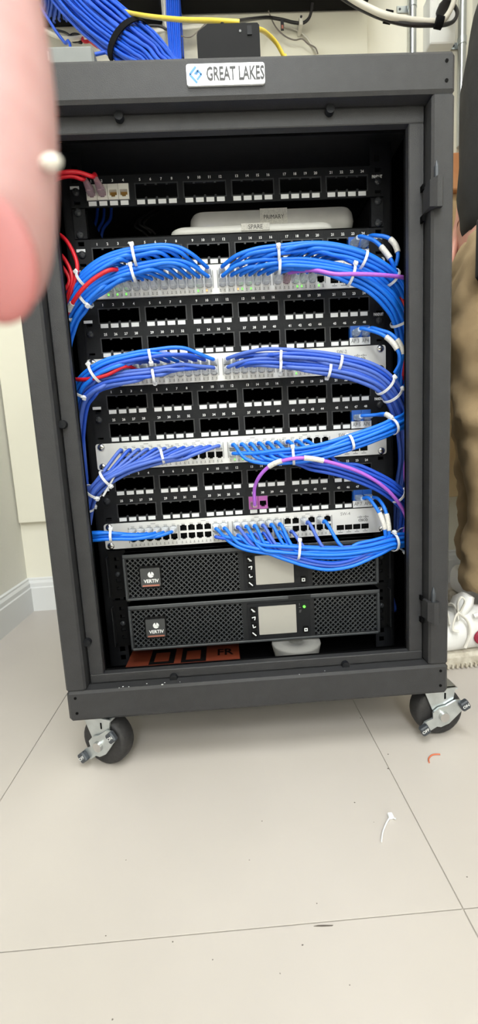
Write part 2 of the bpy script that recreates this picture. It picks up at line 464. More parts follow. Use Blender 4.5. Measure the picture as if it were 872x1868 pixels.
# casters
def caster(x, y, ang, pedal_rot, front=True):
    R = .040; Mx = Matrix.Translation((x, y, 0)) @ Matrix.Rotation(ang, 4, 'Z')   # local -y is the wheel's outer face
    m = MB().box(-.024, .024, -.022, .022, .0815, .0845)
    for s in (-1, 1):                                        # the fork's two cheeks
        m.prism([(-.030, .0845), (.022, .0845), (.014, .038), (.008, .031), (-.008, .031), (-.012, .040)][::-1], s*.0185-.0015, s*.0185+.0015)
    f = m.xf(Mx).build('caster', 'zinc', cab)
    prof = [(-.015, .012), (-.015, .033), (-.0135, .037), (-.009, .0392), (0, .040), (.009, .0392), (.0135, .037), (.015, .033), (.015, .012)]
    rings = [[(r*math.cos(2*math.pi*i/28), yy, R+r*math.sin(2*math.pi*i/28)) for i in range(28)] for yy, r in prof]
    MB().loft(rings).xf(Mx).build('wheel', 'rubber', f)
    MB().box(.0035, .0060, -.0205, -.0198, .066, .076).xf(Mx).build('slot', 'deep', f)
    MB().cyl((0, -.0215, R), (0, -.0295, R), .0085, .0075, 16).xf(Mx).build('axle_nut', 'steel', f)
    if front:
        Rp = Mx @ Matrix.Translation((0, 0, R)) @ Matrix.Rotation(pedal_rot, 4, 'Y')
        P = [(-.016, .006), (-.012, .0145), (0, .0165), (.012, .0125), (.030, .012), (.036, .008), (.036, -.008), (.026, -.010), (.014, -.0135), (.002, -.0165), (-.012, -.0145), (-.017, -.010), (-.030, -.010), (-.036, -.006), (-.036, .004), (-.030, .008)]
        pd = MB().prism(P[::-1], -.0245, -.0215).xf(Rp).build('brake_pedal', 'zinc', f)
        for s in (-1, 1):
            MB().box(s*.0295, s*.044, -.032, -.0235, -.0075, .0075, .002).xf(Rp @ Matrix.Rotation(0, 4, 'Z')).build('pedal_tip', 'zincdark', f)
        tt = MB(); text(tt, 'OFF', 0, 0, 0, .005, .01); tt.xf(Matrix.Translation((-.037, -.0322, 0)))
        text(tt, 'ON', .037, -.0322, 0, .005, .01)
        tt.xf(Rp).build('pedal_lettering', 'print', f)
    return f
caster(.285, .034, math.radians(3), math.radians(-28))
caster(-.240, .026, math.radians(-24), math.radians(-38))
caster(.25, .57, .4, 0, False); caster(-.25, .57, -.6, 0, False)

# ============================================================ patch panels
def screw(parent, x, y, z, m='panel_edge', r=.0058):
    k = ('screw', m, r)
    if k not in GLY:
        s = MB()
        prof = [(r, 0), (r, -.0012), (r*.75, -.0026), (r*.3, -.0032)]
        s.loft([[(q*math.cos(2*math.pi*i/12), yy, q*math.sin(2*math.pi*i/12)) for i in range(12)] for q, yy in prof])
        s.box(-r*.6, r*.6, -.0036, -.0026, -.0006, .0006).box(-.0006, .0006, -.0036, -.0026, -r*.6, r*.6)
        GLY[k] = s.mesh('screw', m)
    return put('screw', GLY[k], parent, (x, y, z))
GX = [-.2160, -.1424, -.0686, .0052, .0790, .1518]; GW = .0638
def portx(i): return GX[i//4] + .0011+.0061 + (i % 4)*.01615
LBL = MB().box(-.00605, .00605, -.0004, .0003, -.0037, .0037, .0008).mesh('port_label', 'label')
fr = MB().plate(-.0012, GW+.0012, -.0234, 0, [(.0004, GW-.0004, -.0218, -.0014)], -.0009, .0005)
for q in range(1, 4):
    x = q*.01615-.0005; fr.box(x-.0016, x+.0016, -.0006, .0005, -.0218, -.0195); fr.box(x-.0016, x+.0016, -.0006, .0005, -.0034, -.0014)
FRAME = fr.mesh('port_frame', 'panel_edge')
def patch_panel(u0, rows, label, skip_labels=(), brand_row=0, stripe=.36):
    zt = P1T-u0*U; zbm = zt-rows*U
    t = thing('patch_bay', label, 'patch panel', (0, PY, zbm), 'black patch panels in the cabinet')
    holes = []
    for r in range(rows):
        for g in range(6):
            holes.append((GX[g], GX[g]+GW, zt-r*U-.79*U, zt-r*U-.31*U))
    for s in (-1, 1):
        for k in range(rows):
            for dz in (.0064, .0381): holes.append((s*.2325-.0048, s*.2325+.0048, zt-k*U-dz-.0032, zt-k*U-dz+.0032))
    MB().plate(-.2413, .2413, zbm+.0004, zt-.0004, holes, PY-.0008, PY+.002).build('face_plate', 'panel', t)
    nm = MB()
    for r in range(rows):
        for g in range(6): put('port_frame', FRAME, t, (GX[g], PY-.0009, zt-r*U-.285*U))
        for i in range(24):
            x = portx(i); n = r*24+i+1
            text(nm, str(n), x+.0005, PY-.0011, zt-r*U-.175*U, .0038, .02)
            if n not in skip_labels: put('port_label', LBL, t, (x, PY-.0011, zt-r*U-.868*U))
    nm.build('port_numbers', 'print', t)['kind'] = 'stuff'
    for s in (-1, 1):
        screw(t, s*.2325, PY-.0008, zt-.0222 if rows == 1 else zt-.0508)
    MB().box(-.2405, -.2270, PY-.0014, PY-.0007, zt-stripe*U*rows-.0021, zt-stripe*U*rows+.0021).build('mounting_tag', 'label', t)
    bn = MB(); text(bn, 'PANDUIT', .2312, PY-.0011, zt-(.36*U if rows == 1 else .93*U), .0044, .03, .62); bn.build('brand_lettering', 'print', t)
    return t, zt
PN1, z1 = patch_panel(0, 1, 'black 24 port patch panel topmost in the cabinet, with white and red wired jacks')
PNA, zA = patch_panel(2, 1, 'black 24 port patch panel half hidden behind blue cords, under the white devices', (23, 24))
PNB, zB = patch_panel(4, 2, 'black 48 port patch panel above the switch marked SW-2, with jacks AP 3 and AP4', (47, 48))
PNC, zC = patch_panel(7, 2, 'black 48 port patch panel between switches SW-2 and SW-3, with jacks AP 5 and AP6', (47, 48))
PND, zD = patch_panel(10, 2, 'black 48 port patch panel with purple jacks, above the switch marked SW-4', (47, 48))
# jacks are clipped into the panels
def jack(panel, i, row, zt, m, name='jack', lab=None):
    x = portx(i)+.0003; zc = zt-row*U-.545*U
    j = MB().plate(x-.0078, x+.0078, zc-.0108, zc+.0108, [(x-.0056, x+.0056, zc-.0052, zc+.0028), (x-.003, x+.003, zc-.0072, zc-.0052)], PY-.0035, PY+.006).build(name, m, panel, lab)
    MB().box(x-.0056, x+.0056, PY+.004, PY+.006, zc-.0072, zc+.0028).build('contacts', 'gold' if m == 'jack_white' else 'deep', j)
    return Vector((x, PY-.0035, zc-.001))
J = {}
for i in range(4): J['P1', i] = jack(PN1, i, 0, z1, 'jack_white', lab='white jack')
for nm, pn, zt, row in (('A', PNA, zA, 0), ('B', PNB, zB, 1), ('C', PNC, zC, 1), ('D', PND, zD, 1)):
    for i in (22, 23): J[nm, i] = jack(pn, i, row, zt, 'blue_jack', lab='blue jack')
for i in (12, 13): J['D', i] = jack(PND, i, 1, zD, 'purple_jack', lab='purple jack')
for nm, pn, zt, row, tx in (('A', PNA, zA, 0, ''), ('B', PNB, zB, 1, 'AP 3  AP4'), ('C', PNC, zC, 1, 'AP 5  AP6'), ('D', PND, zD, 1, 'AP 7  AP8')):
    zc = zt-row*U-.84*U; x = (portx(22)+portx(23))/2
    l = MB().box(x-.0168, x+.0168, PY-.0042, PY-.0034, zc-.0058, zc+.0058).build('port_label', 'label', pn, 'wide white printed port label')
    if tx:
        m = MB(); text(m, tx, x, PY-.0044, zc, .0062, 0, .82); m.build('label_lettering', 'greytext', l)

# ============================================================ switches
SGX = [-.2005, -.1155, -.0250, .0625]; SP = .01375
def swx(c): return SGX[c//6] + SP*.5 + (c % 6)*SP
PORT = MB().box(-.0053, .0053, .009, .0095, -.0046, .0046).add([(-.0056,0,-.0046),(.0056,0,-.0046),(.0056,.0095,-.0046),(-.0056,.0095,-.0046),(-.0056,0,.0046),(.0056,0,.0046),(.0056,.0095,.0046),(-.0056,.0095,.0046)], [(0,1,2,3),(4,7,6,5),(0,3,7,4),(1,5,6,2)]).mesh('port', 'black')
SFPM = MB().plate(-.0064, .0064, -.0045, .0045, [(-.0058, .0058, -.0039, .0039)], -.0002, .004).box(-.0058, .0058, .0035, .004, -.0037, .0037).box(-.004, .004, .0005, .0035, -.001, .0012).mesh('sfp_port', 'black')
SY = PY-.004                                                   # switch faces stand a little proud
def net_switch(u0, name, label, leds):
    zt = P1T-u0*U; zbm = zt-U
    t = thing('network_switch', label, 'network switch', (0, PY, zbm), 'silver network switches in the cabinet')
    holes = []; zr = (zt-.345*U, zt-.635*U)
    for c in range(24):
        x = swx(c)
        for r in (0, 1):
            z = zr[r]; s = 1 if r == 0 else -1
            holes.append((x-.0056, x+.0056, z-.0046, z+.0046))
            holes.append((x-.0030, x+.0030, min(z+s*.0045, z+s*.0062), max(z+s*.0045, z+s*.0062)))
    for q in range(4):
        x = .1528+.0071+q*.0143; holes.append((x-.0064, x+.0064, zt-.815*U, zt-.615*U))
    MB().plate(-.2215, .2215, zbm+.0006, zt-.0006, holes, SY, SY+.0035).build('face_plate', 'silver', t)
    for s in (-1, 1):                                          # ears with rounded corners
        x0, x1 = (-.2415, -.2214) if s < 0 else (.2214, .2415)
        P = rrect(x0, x1, zbm+.0006, zt-.0006, .0042)
        P = [(x, z) if (x-(x0+x1)/2)*s > 0 else ((x1 if s < 0 else x0), zt-.0006 if z > (zt+zbm)/2 else zbm+.0006) for x, z in P]
        Q = []
        for p in P:
            if not Q or (abs(p[0]-Q[-1][0])+abs(p[1]-Q[-1][1])) > 1e-7: Q.append(p)
        e = MB().prism(Q[::-1], SY, SY+.003).build('rack_ear', 'silver', t)
        for z in (zt-.0064, zt-.0381): screw(t, s*.2325, SY, z, 'steel', .0060)
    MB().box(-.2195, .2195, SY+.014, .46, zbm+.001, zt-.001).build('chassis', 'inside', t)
    for c in range(24):
        for r in (0, 1): put('port', PORT, t, (swx(c), SY+.002, zr[r]))
    for q in range(4): put('sfp_port', SFPM, t, (.1528+.0071+q*.0143, SY+.0005, zt-.715*U))
    for g in range(4):
        MB().box(SGX[g]-.0008, SGX[g]+.0002, SY-.0006, SY+.001, zt-.79*U, zt-.2*U).build('port_block_edge', 'greytext', t)
        MB().box(SGX[g]+6*SP-.0002, SGX[g]+6*SP+.0008, SY-.0006, SY+.001, zt-.79*U, zt-.2*U).build('port_block_edge', 'greytext', t)
    mk = MB()
    for c in range(24):
        for d in (-.0034, .0034):
            x = swx(c)+d; mk.box(x-.0006, x+.0006, SY-.0003, SY, zt-.865*U-.0009, zt-.865*U+.0009)
            mk.box(x-.0014, x+.0014, SY-.0002, SY, zt-.915*U-.0004, zt-.915*U+.0004)
    for q in range(4):
        x = .1528+.0071+q*.0143; mk.box(x-.0006, x+.0006, SY-.0003, SY, zt-.85*U-.0008, zt-.85*U+.0008); mk.box(x-.004, x+.004, SY-.0002, SY, zt-.905*U-.0005, zt-.905*U+.0005)
    for g in range(4):
        for q in range(6): x = SGX[g]+SP*(q+.5); mk.box(x-.003, x+.003, SY-.0002, SY, zt-.165*U-.0003, zt-.165*U+.0003)
        x = SGX[g]+3*SP; mk.box(x-.004, x+.004, SY-.0002, SY, zt-.1*U-.0004, zt-.1*U+.0004)
    o = mk.build('port_marks', 'greytext', t); o['kind'] = 'stuff'
    tx = MB(); text(tx, name, .1690, SY-.0004, zt-.19*U, .0056, 0, .95); tx.build('name_lettering', 'greytext', t)
    lg = MB(); text(lg, 'CISCO', .1995, SY-.0004, zt-.475*U, .0042, .03, .95)
    for q, hh in enumerate((.0014, .0026, .0044, .0026, .0014, .0026, .0044, .0026, .0014)):
        x = .1995+(q-4)*.0023; z = zt-.35*U; lg.box(x-.0004, x+.0004, SY-.0004, SY, z-hh/2, z+hh/2)
    lg.build('brand_lettering', 'darktext', t)
    for c, d, m in leds:
        x = swx(c)+d; MB().box(x-.0008, x+.0008, SY-.0006, SY-.0001, zt-.865*U-.0012, zt-.865*U+.0012).build('led', m, t)
    return zt
d = .0034
zs1 = net_switch(3, 'SW-1', 'silver network switch with most cords, uppermost of the switches', [(0, -d, 'led_green'), (1, -d, 'led_green'), (2, -d, 'led_green'), (10, -d, 'led_green'), (11, -d, 'led_amber'), (14, -d, 'led_amber'), (14, d, 'led_green'), (15, d, 'led_green'), (20, d, 'led_green'), (21, -d, 'led_green'), (23, -d, 'led_green')])
zs2 = net_switch(6, 'SW-2', 'silver network switch marked SW-2 with blue cord bundles to both sides', [(20, -d, 'led_green')])
zs3 = net_switch(9, 'SW-3', 'silver network switch marked SW-3 with a bright cord bundle rising right', [(2, d, 'led_green'), (4, -d, 'led_amber'), (12, d, 'led_green'), (13, d, 'led_green')])
zs4 = net_switch(12, 'SW-4', 'silver network switch marked SW-4, lowest switch, many ports empty', [])
MB().cyl((-.2105, SY-.0006, zs3-.45*U), (-.2105, SY, zs3-.45*U), .0011, n=10).build('status_led', 'led_white', [o for o in bpy.data.objects if o.name.startswith('network_switch')][2])
def swport(zt, c, r):
    return Vector((swx(c), SY, zt-(.345 if r == 0 else .635)*U))

# ============================================================ UPS units
def lattice(x0, x1, z0, z1, pitch, wd, y0, y1):
    m = MB(); w2, h2 = x1-x0, z1-z0
    for s in (1, -1):
        k = -h2
        while k < w2+h2:
            # line x = k + s*z (z from 0..h) for s=1; x = k - z + h for s=-1
            pts = []
            f = (lambda z: k+z) if s > 0 else (lambda z: k+h2-z)
            za, zb2 = 0.0, h2
            if s > 0: za, zb2 = max(0, -k), min(h2, w2-k)
            else: za, zb2 = max(0, k+h2-w2), min(h2, k+h2)
            if zb2-za > .001:
                a, bb = (x0+f(za), z0+za), (x0+f(zb2), z0+zb2)
                dx, dz = bb[0]-a[0], bb[1]-a[1]; L = math.hypot(dx, dz); nx, nz = -dz/L*wd/2, dx/L*wd/2
                P = [(a[0]-nx, a[1]-nz), (bb[0]-nx, bb[1]-nz), (bb[0]+nx, bb[1]+nz), (a[0]+nx, a[1]+nz)]
                yy = y0 if s > 0 else y0+.0003
                m.prism(P, yy, y1)
            k += pitch
    return m
def ups(z0, z1, dx, label):
    t = thing('rack_ups', label, 'ups', (dx, .1, z0), 'black rack mounted ups units')
    x0, x1, y = -.2105+dx, .2175+dx, .098
    gl = (-.2045+dx, -.0190+dx); gr = (.1040+dx, .2115+dx)
    MB().plate(x0, x1, z0, z1, [(gl[0], gl[1], z0+.0055, z1-.0085), (gr[0], gr[1], z0+.0055, z1-.0085)], y, y+.02).build('bezel', 'ups', t)
    MB().box(x0, x1, y-.0012, y+.022, z1-.0065, z1, .0012).build('bezel_top', 'ups_light', t)
    MB().box(x0, x1, y-.0012, y+.002, z0, z0+.004, .001).box(x1-.0045, x1, y-.0012, y+.002, z0, z1-.0066, .001).box(x0, x0+.004, y-.0012, y+.002, z0, z1-.0066, .001).build('bezel_rim', 'ups_light', t)
    MB().box(x0+.003, x1-.003, y+.012, y+.019, z0+.003, z1-.003).build('grille_backing', 'deep', t)
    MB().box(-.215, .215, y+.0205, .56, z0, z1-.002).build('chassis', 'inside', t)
    for g in (gl, gr):
        o = lattice(g[0], g[1], z0+.0055, z1-.0085, .0086, .0013, y+.0002, y+.003).build('grille', 'ups_light', t); o['kind'] = 'stuff'
    # controls
    cx0, cx1, cz0, cz1 = -.0105+dx, .0965+dx, z0+.0052, z1-.0095
    cp = MB().prism(rrect(cx0, cx1, cz0, cz1, .002), y-.002, y+.004).build('control_panel', 'panel', t)
    MB().prism(rrect(.0082+dx, .0722+dx, cz0+.0085, cz1-.006, .001), y-.003, y-.0015).build('display', 'lcd', cp, 'grey unlit display')
    for q in range(4):
        zc = cz1-.0115-q*.0140
        bt = MB().prism(rrect(-.0058+dx, .0048+dx, zc-.0058, zc+.0058, .0015), y-.0032, y-.0015).build('button', 'black', cp)
        ic = MB(); c0 = (-.0005+dx, zc)
        def ib(ax, az, bx, bz, wd):
            L = math.hypot(bx-ax, bz-az); nx, nz = -(bz-az)/L*wd/2, (bx-ax)/L*wd/2
            ic.prism([(c0[0]+ax-nx, c0[1]+az-nz), (c0[0]+bx-nx, c0[1]+bz-nz), (c0[0]+bx+nx, c0[1]+bz+nz), (c0[0]+ax+nx, c0[1]+az+nz)], y-.0036, y-.003)
        if q == 0: ib(-.003, .0025, .002, -.002, .002); ib(-.001, -.0015, .0032, -.0025, .0016)
        if q == 1: ib(-.0028, .0012, .003, .0026, .0016); ib(.0016, -.0032, .003, .0026, .0016)
        if q == 2: ib(-.002, .003, -.001, -.0026, .0016); ib(-.0014, -.0026, .0032, -.001, .0016)
        if q == 3: ib(-.0032, .003, .003, -.003, .0018)
        ic.build('button_mark', 'print', bt)
    pb = MB().prism(rrect(.0830+dx, .0930+dx, cz0+.006, cz0+.0185, .0015), y-.0032, y-.0015).build('power_button', 'black', cp)
    rg = MB(); cc = (.0880+dx, cz0+.0122)
    rg.plate(cc[0]-.0028, cc[0]+.0028, cc[1]-.0028, cc[1]+.0028, [(cc[0]-.0014, cc[0]+.0014, cc[1]-.0014, cc[1]+.0014)], y-.0036, y-.003).build('power_mark', 'print', pb)
    MB().cyl((.0865+dx, y-.0020, cz1-.011), (.0865+dx, y-.0035, cz1-.011), .0021, n=12).build('status_led', 'led_green', cp)
    mk = MB(); text(mk, '!', .0785+dx, y-.0022, cz1-.007, .004, .03); text(mk, '~', .0790+dx, y-.0022, cz1-.012, .004, .03); text(mk, '//', .0795+dx, y-.0022, cz1-.019, .005, .01); mk.build('panel_marks', 'greytext', cp)
    MB().box(.060+dx, .0985+dx, y-.0014, y+.004, z1-.0062, z1-.0005).build('release_tab', 'ups', t)
    # logo plate
    lx0, lx1, lz0, lz1 = -.1848+dx, -.1480+dx, z0+.0200, z0+.0582
    MB().prism(rrect(lx0, lx1, lz0, lz1, .003), y-.0006, y+.006).build('logo_frame', 'black', t)
    lp = MB().prism(rrect(lx0+.0022, lx1-.0022, lz0+.0028, lz1-.0036, .0015), y-.0028, y).build('logo_plate', 'logo_plate', t)
    MB().box(lx0+.0045, lx1-.0045, y-.0033, y-.0026, lz0+.0038, lz0+.0062).build('logo_stripe', 'logo_red', lp)
    tx = MB(); lc = (lx0+lx1)/2+.001; text(tx, 'VERTIV', lc, y-.0031, lz0+.0125, .0058, .03, .95)
    gz = lz0+.0235
    for a0, a1 in ((200, 330), (-15, 75), (105, 195)):
        P = [(lc, gz)]
        for i in range(9):
            an = math.radians(a0+(a1-a0)*i/8); P.append((lc+.0050*math.cos(an), gz+.0050*math.sin(an)))
        tx.prism(P, y-.0032, y-.0027)
    tx.build('logo_lettering', 'print', lp)
    for s in (-1, 1):                                          # rack ears with keyhole slots
        ex = dx*.4
        x0e, x1e = (-.2400+ex, -.2110+dx) if s < 0 else (.2180+dx, .2420+ex)
        hol = [((-.2300 if s < 0 else .2270)+ex, (-.2220 if s < 0 else .2330)+ex, z0+q, z0+q+.006) for q in (.012, .026, .050, .064)]
        e = MB().plate(x0e, x1e, z0-.001, z1+.003, hol, PY-.002, PY+.001).build('rack_ear', 'black', t)
        xo = x0e if s < 0 else x1e
        MB().box(xo-.001, xo+.001, PY-.016, PY-.001, z0+.004, z1-.006, .0008).build('ear_lip', 'ups', t)
        screw(t, (-.2262 if s < 0 else .2302)+ex, PY-.002, z0+.040, 'panel_edge', .0045)
    return t
ups(.2325, .3115, 0, 'black rack ups directly under the lowest switch, partly behind blue cords')
ups(.1440, .2230, .0012, 'black rack ups lowest in the cabinet, above the orange box')

# ============================================================ shelf with two white devices
sh = thing('rack_shelf', 'black rack shelf carrying the two white devices', 'shelf', (0, PY, z1-2*U))
zsf = z1-2*U
MB().box(-.2190, .2190, PY+.002, .42, zsf+.001, zsf+.0025).build('tray', 'inside', sh)
for s in (-1, 1):
    x0, x1 = (-.2413, -.2215) if s < 0 else (.2215, .2413)
    MB().box(x0, x1, PY-.001, PY+.002, zsf+.001, zsf+U-.001, .0006).build('bracket', 'panel', sh)
    MB().box(s*.2200-.001, s*.2200+.001, PY+.001, .40, zsf+.0025, zsf+U-.003).build('side_wall', 'inside', sh)
    for z in (zsf+.0064, zsf+.0381): screw(sh, s*.2325, PY-.001, z, 'panel_edge', .006)
def slab(cx, y0, wd, dp, z0, z1, m, name, label, tx, txx):
    t = thing(name, label, 'network device', (cx, y0+dp/2, z0), 'white devices on the shelf')
    r = .009; prof = rrect(cx-wd/2, cx+wd/2, y0, y0+dp, .02, 5)
    ins = lambda q: [(cx+(x-cx)*(1-2*q/wd), y0+dp/2+(y-y0-dp/2)*(1-2*q/dp)) for x, y in prof]
    h = z1-z0; rings = []
    for q, z in ((.006, z0), (.001, z0+h*.3), (0, z0+h*.5), (.0015, z0+h*.82), (.005, z1)):
        rings.append([(x, y, z) for x, y in ins(q)])
    MB().loft(rings).build('case', m, t)
    tp = MB().box(txx-.0225, txx+.0225, y0-.0005, y0+.006, z0+h*.3, z0+h*.98).build('name_tape', 'wrap', t)
    k = MB(); text(k, tx, txx, y0-.0008, z0+h*.62, .0068, 0, .9); k.build('tape_lettering', 'darktext', tp)
    return t
y = .134
a, c2 = at(309, 425, y), at(613, 410, y)
zsp1 = at(460, 407, y).z
slab((a.x+c2.x)/2, y, c2.x-a.x, .20, zsf+.0026, zsp1, 'device_white', 'wireless_controller', 'flat white device marked SPARE, under the one marked PRIMARY', 'SPARE', at(466, 414, y).x)
y2 = .168
a, c2 = at(345, 400, y2), at(650, 385, y2)
zt2 = at(497, 379, y2).z
pr_ = slab((a.x+c2.x)/2, y2, c2.x-a.x, .20, zsp1+.0003, zt2, 'device_grey', 'wireless_controller', 'flat grey device marked PRIMARY with a lit white light, on top of the SPARE one', 'PRIMARY', at(499, 388, y2).x)
q = at(381, 408, y2)
MB().box(q.x-.004, q.x+.004, y2-.0006, y2+.006, zsp1+.004, zsp1+.010).build('status_light', 'led_white', pr_)
# things lying on the cabinet floor
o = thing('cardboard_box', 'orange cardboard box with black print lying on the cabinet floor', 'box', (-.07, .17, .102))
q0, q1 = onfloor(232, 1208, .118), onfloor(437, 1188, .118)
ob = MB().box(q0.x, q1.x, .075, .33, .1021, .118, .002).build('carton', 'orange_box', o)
for x0, x1 in ((.20, .42), (.48, .70)):                       # black print on the lid
    xa, xb = q0.x+(q1.x-q0.x)*x0, q0.x+(q1.x-q0.x)*x1
    pm = MB().plate(xa, xb, .095, .150, [(xa+.008, xb-.010, .104, .138)], .1181, .1184)
    pm.xf(Matrix(((1,0,0,0),(0,0,1,0),(0,1,0,0),(0,0,0,1)))).build('carton_print', 'deep', ob)
pm = MB(); text(pm, 'FR', 0, 0, 0, .024, .02, .8)
pm.xf(Matrix(((1,0,0,q1.x-.026),(0,0,1,.122),(0,1,0,.1184),(0,0,0,1)))).build('carton_lettering', 'deep', ob)
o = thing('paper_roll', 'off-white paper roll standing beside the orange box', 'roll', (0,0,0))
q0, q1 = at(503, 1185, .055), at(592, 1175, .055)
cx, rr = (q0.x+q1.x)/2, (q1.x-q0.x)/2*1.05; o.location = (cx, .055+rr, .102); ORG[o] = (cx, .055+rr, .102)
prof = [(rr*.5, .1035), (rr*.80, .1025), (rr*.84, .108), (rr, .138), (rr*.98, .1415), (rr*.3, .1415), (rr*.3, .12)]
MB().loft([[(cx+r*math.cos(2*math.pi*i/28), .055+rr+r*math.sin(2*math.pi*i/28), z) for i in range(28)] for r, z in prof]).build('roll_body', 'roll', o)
# ============================================================ cords and ties
def hexpack(n):
    P = []
    for i in range(-6, 7):
        for j in range(-6, 7):
            P.append((i+.5*(j % 2), j*.866))
    P.sort(key=lambda p: p[0]**2+p[1]**2)
    return P[:n]
def plugmesh(m, latch, long=1.0):
    k = ('plug', m, latch, long)
    if k not in GLY:
        s = MB().box(-.0058, .0058, -.0105*long, .004, -.0041, .0041, .0008)
        def rr(wd, h, y): return [(x, y, z) for x, z in rrect(-wd, wd, -h, h, min(wd, h)*.7, 3)]
        s.loft([rr(.0056, .0040, -.010*long), rr(.0054, .0042, -.014*long), rr(.0044, .0040, -.021*long), rr(.0034, .0034, -.028*long)], True, True)
        z = .0041*latch
        s.box(-.0029, .0029, -.014*long, .002, min(z, z+latch*.0014), max(z, z+latch*.0014))
        GLY[k] = s.mesh('plug', m)
    return GLY[k]
RC = .0029
def cord(name, label, group, pts, m, port=None, plug='clear', latch=1, r=RC, n=4, wraps=(), sides=7, cat='cable', long=1.0):
    for q in pts: q.x = max(-.2815, min(.2815, q.x))           # stay between the side panels
    path = crom(pts, n)
    loc = tuple(port) if port is not None else tuple(path[0])
    t = thing(name, label, cat, loc, group)
    MB().tube(path, r, sides).build('cord', m, t)
    if port is not None: put('plug', plugmesh(plug, latch, long), t, port)
    for (u, v, ln) in wraps:                                   # printed wrap labels near a pixel of the path
        def d2(p):
            q = p-CAM; w_ = q.dot(fw); return (436+FPX*q.dot(rt)/w_-u)**2+(934-FPX*q.dot(up)/w_-v)**2
        i = min(range(len(path)), key=lambda k: d2(path[k]))
        seg = [path[i]]; L = 0; a = c_ = i
        while L < ln and (a > 0 or c_ < len(path)-1):
            if a > 0: a -= 1; L += (path[a]-path[a+1]).length; seg.insert(0, path[a])
            if c_ < len(path)-1: c_ += 1; L += (path[c_]-path[c_-1]).length; seg.append(path[c_])
        MB().tube(crom(seg, 2), r*1.42, 9).build('label_wrap', 'wrap', t, 'white printed wrap label')
    return t
STR = {}
def strand(key, trace):
    Q = [at(*p) for p in trace]
    for q in Q: q.x = max(-.270, min(.270, q.x))
    STR[key] = crom(Q, 8); return STR[key]
def frame(sp, i):
    t = (sp[min(i+1, len(sp)-1)]-sp[max(i-1, 0)]).normalized()
    n1 = Vector((0, -1, 0)); n1 = (n1-t*n1.dot(t)).normalized()
    return t, n1, t.cross(n1)
ORD = ['first','second','third','fourth','fifth','sixth','seventh','eighth','ninth','tenth','eleventh','twelfth']
def bundle(key, trace, ports, label, group, mats, name='patch_cable', flat=.85, spread=1.0, reach=.020, out=.010):
    sp = strand(key, trace); off = hexpack(len(ports)); sgn = 1 if sp[-1].x > sp[0].x else -1
    # the first to join lie on top
    off.sort(key=lambda p: -p[1]+random.uniform(-.6, .6))
    if (sgn < 0) != (key[0] in '12'): off = off[::-1]
    for k, (pt, latch) in enumerate(ports):
        e = pt+Vector((0, -.028, 0)); c1 = e+Vector((sgn*.0035, -out*.7, 0))
        j = 0
        while j < len(sp)-10 and (sp[j].x-pt.x)*sgn < reach: j += 1
        a, b_ = off[k]; ph = random.uniform(-.35, .35)
        P = [pt+Vector((0, -.020, 0)), e, c1]
        i = j; first = True
        while i < len(sp):
            t, n1, n2 = frame(sp, i)
            s = 2*RC*spread*1.04; tw = ph*(i-j)/len(sp)*2
            ca, sa = math.cos(tw), math.sin(tw)
            A, B = a*ca-b_*sa, a*sa+b_*ca
            g = .55 if first else 1.0
            P.append(sp[i]+n1*(A*s*flat*g)+n2*(B*s*g)+Vector((random.uniform(-1,1), random.uniform(-1,1), random.uniform(-1,1)))*.0005)
            first = False; i += 5
        c_ = min(range(24), key=lambda q: abs(swx(q)-pt.x)); sw_ = ('the topmost switch', 'SW-2', 'SW-3', 'SW-4')[int(key[0])-1]
        lb = '%s cord from the %s port of the %s row, %s half of %s' % (label, ORD[c_ % 12], 'upper' if latch > 0 else 'lower', 'left' if c_ < 12 else 'right', sw_)
        cord(name, lb, group, P, mats[k % len(mats)] if isinstance(mats, list) else mats, pt, 'clear', latch, n=4)
    return sp
TIEG = 'white cable ties on the cord bundles'
def tie(u, v, key, n, label, ang=2.2, extra=0.0, ry=1.0, keys=None, tail=True, shift=(0,0,0)):
    sp = STR[key]
    def d2(p):
        q = p-CAM; w_ = q.dot(fw); return (436+FPX*q.dot(rt)/w_-u)**2+(934-FPX*q.dot(up)/w_-v)**2
    i = min(range(len(sp)), key=lambda k: d2(sp[k])); t, n1, n2 = frame(sp, i)
    c = sp[i].copy()+Vector(shift)
    R1 = RC*math.sqrt(n/.8)+.0015+extra; R2 = R1*ry
    N = 28; rings = []
    for k in range(N):
        an = 2*math.pi*k/N; d = n1*math.cos(an)*R1+n2*math.sin(an)*R2; o = (n1*math.cos(an)+n2*math.sin(an)).normalized()
        p = c+d; w2, th = t*.0019, o*.0006
        rings.append([p-w2-th, p+w2-th, p+w2+th, p-w2+th])
    rings.append(rings[0])
    th_ = thing('cable_tie', label, 'cable tie', tuple(c), TIEG)
    MB().loft(rings, False, False).build('band', 'tie', th_)
    hd = n1*math.cos(ang)*(R1+.002)+n2*math.sin(ang)*(R2+.002); o = hd.normalized(); s_ = t.cross(o)
    m = MB().box(-.0032, .0032, -.0030, .0030, -.0026, .0026, .0009)
    m.xf(Matrix(((t.x, s_.x, o.x, c.x+hd.x), (t.y, s_.y, o.y, c.y+hd.y), (t.z, s_.z, o.z, c.z+hd.z), (0,0,0,1))))
    m.build('head', 'tie', th_)
    if tail:
        MB().tube([c+hd, c+hd+s_*.006], .0012, 6).build('tail', 'tie', th_)
    return th_
def P(z, cols, row): return [(swport(z, c, row), 1 if row == 0 else -1) for c in cols]

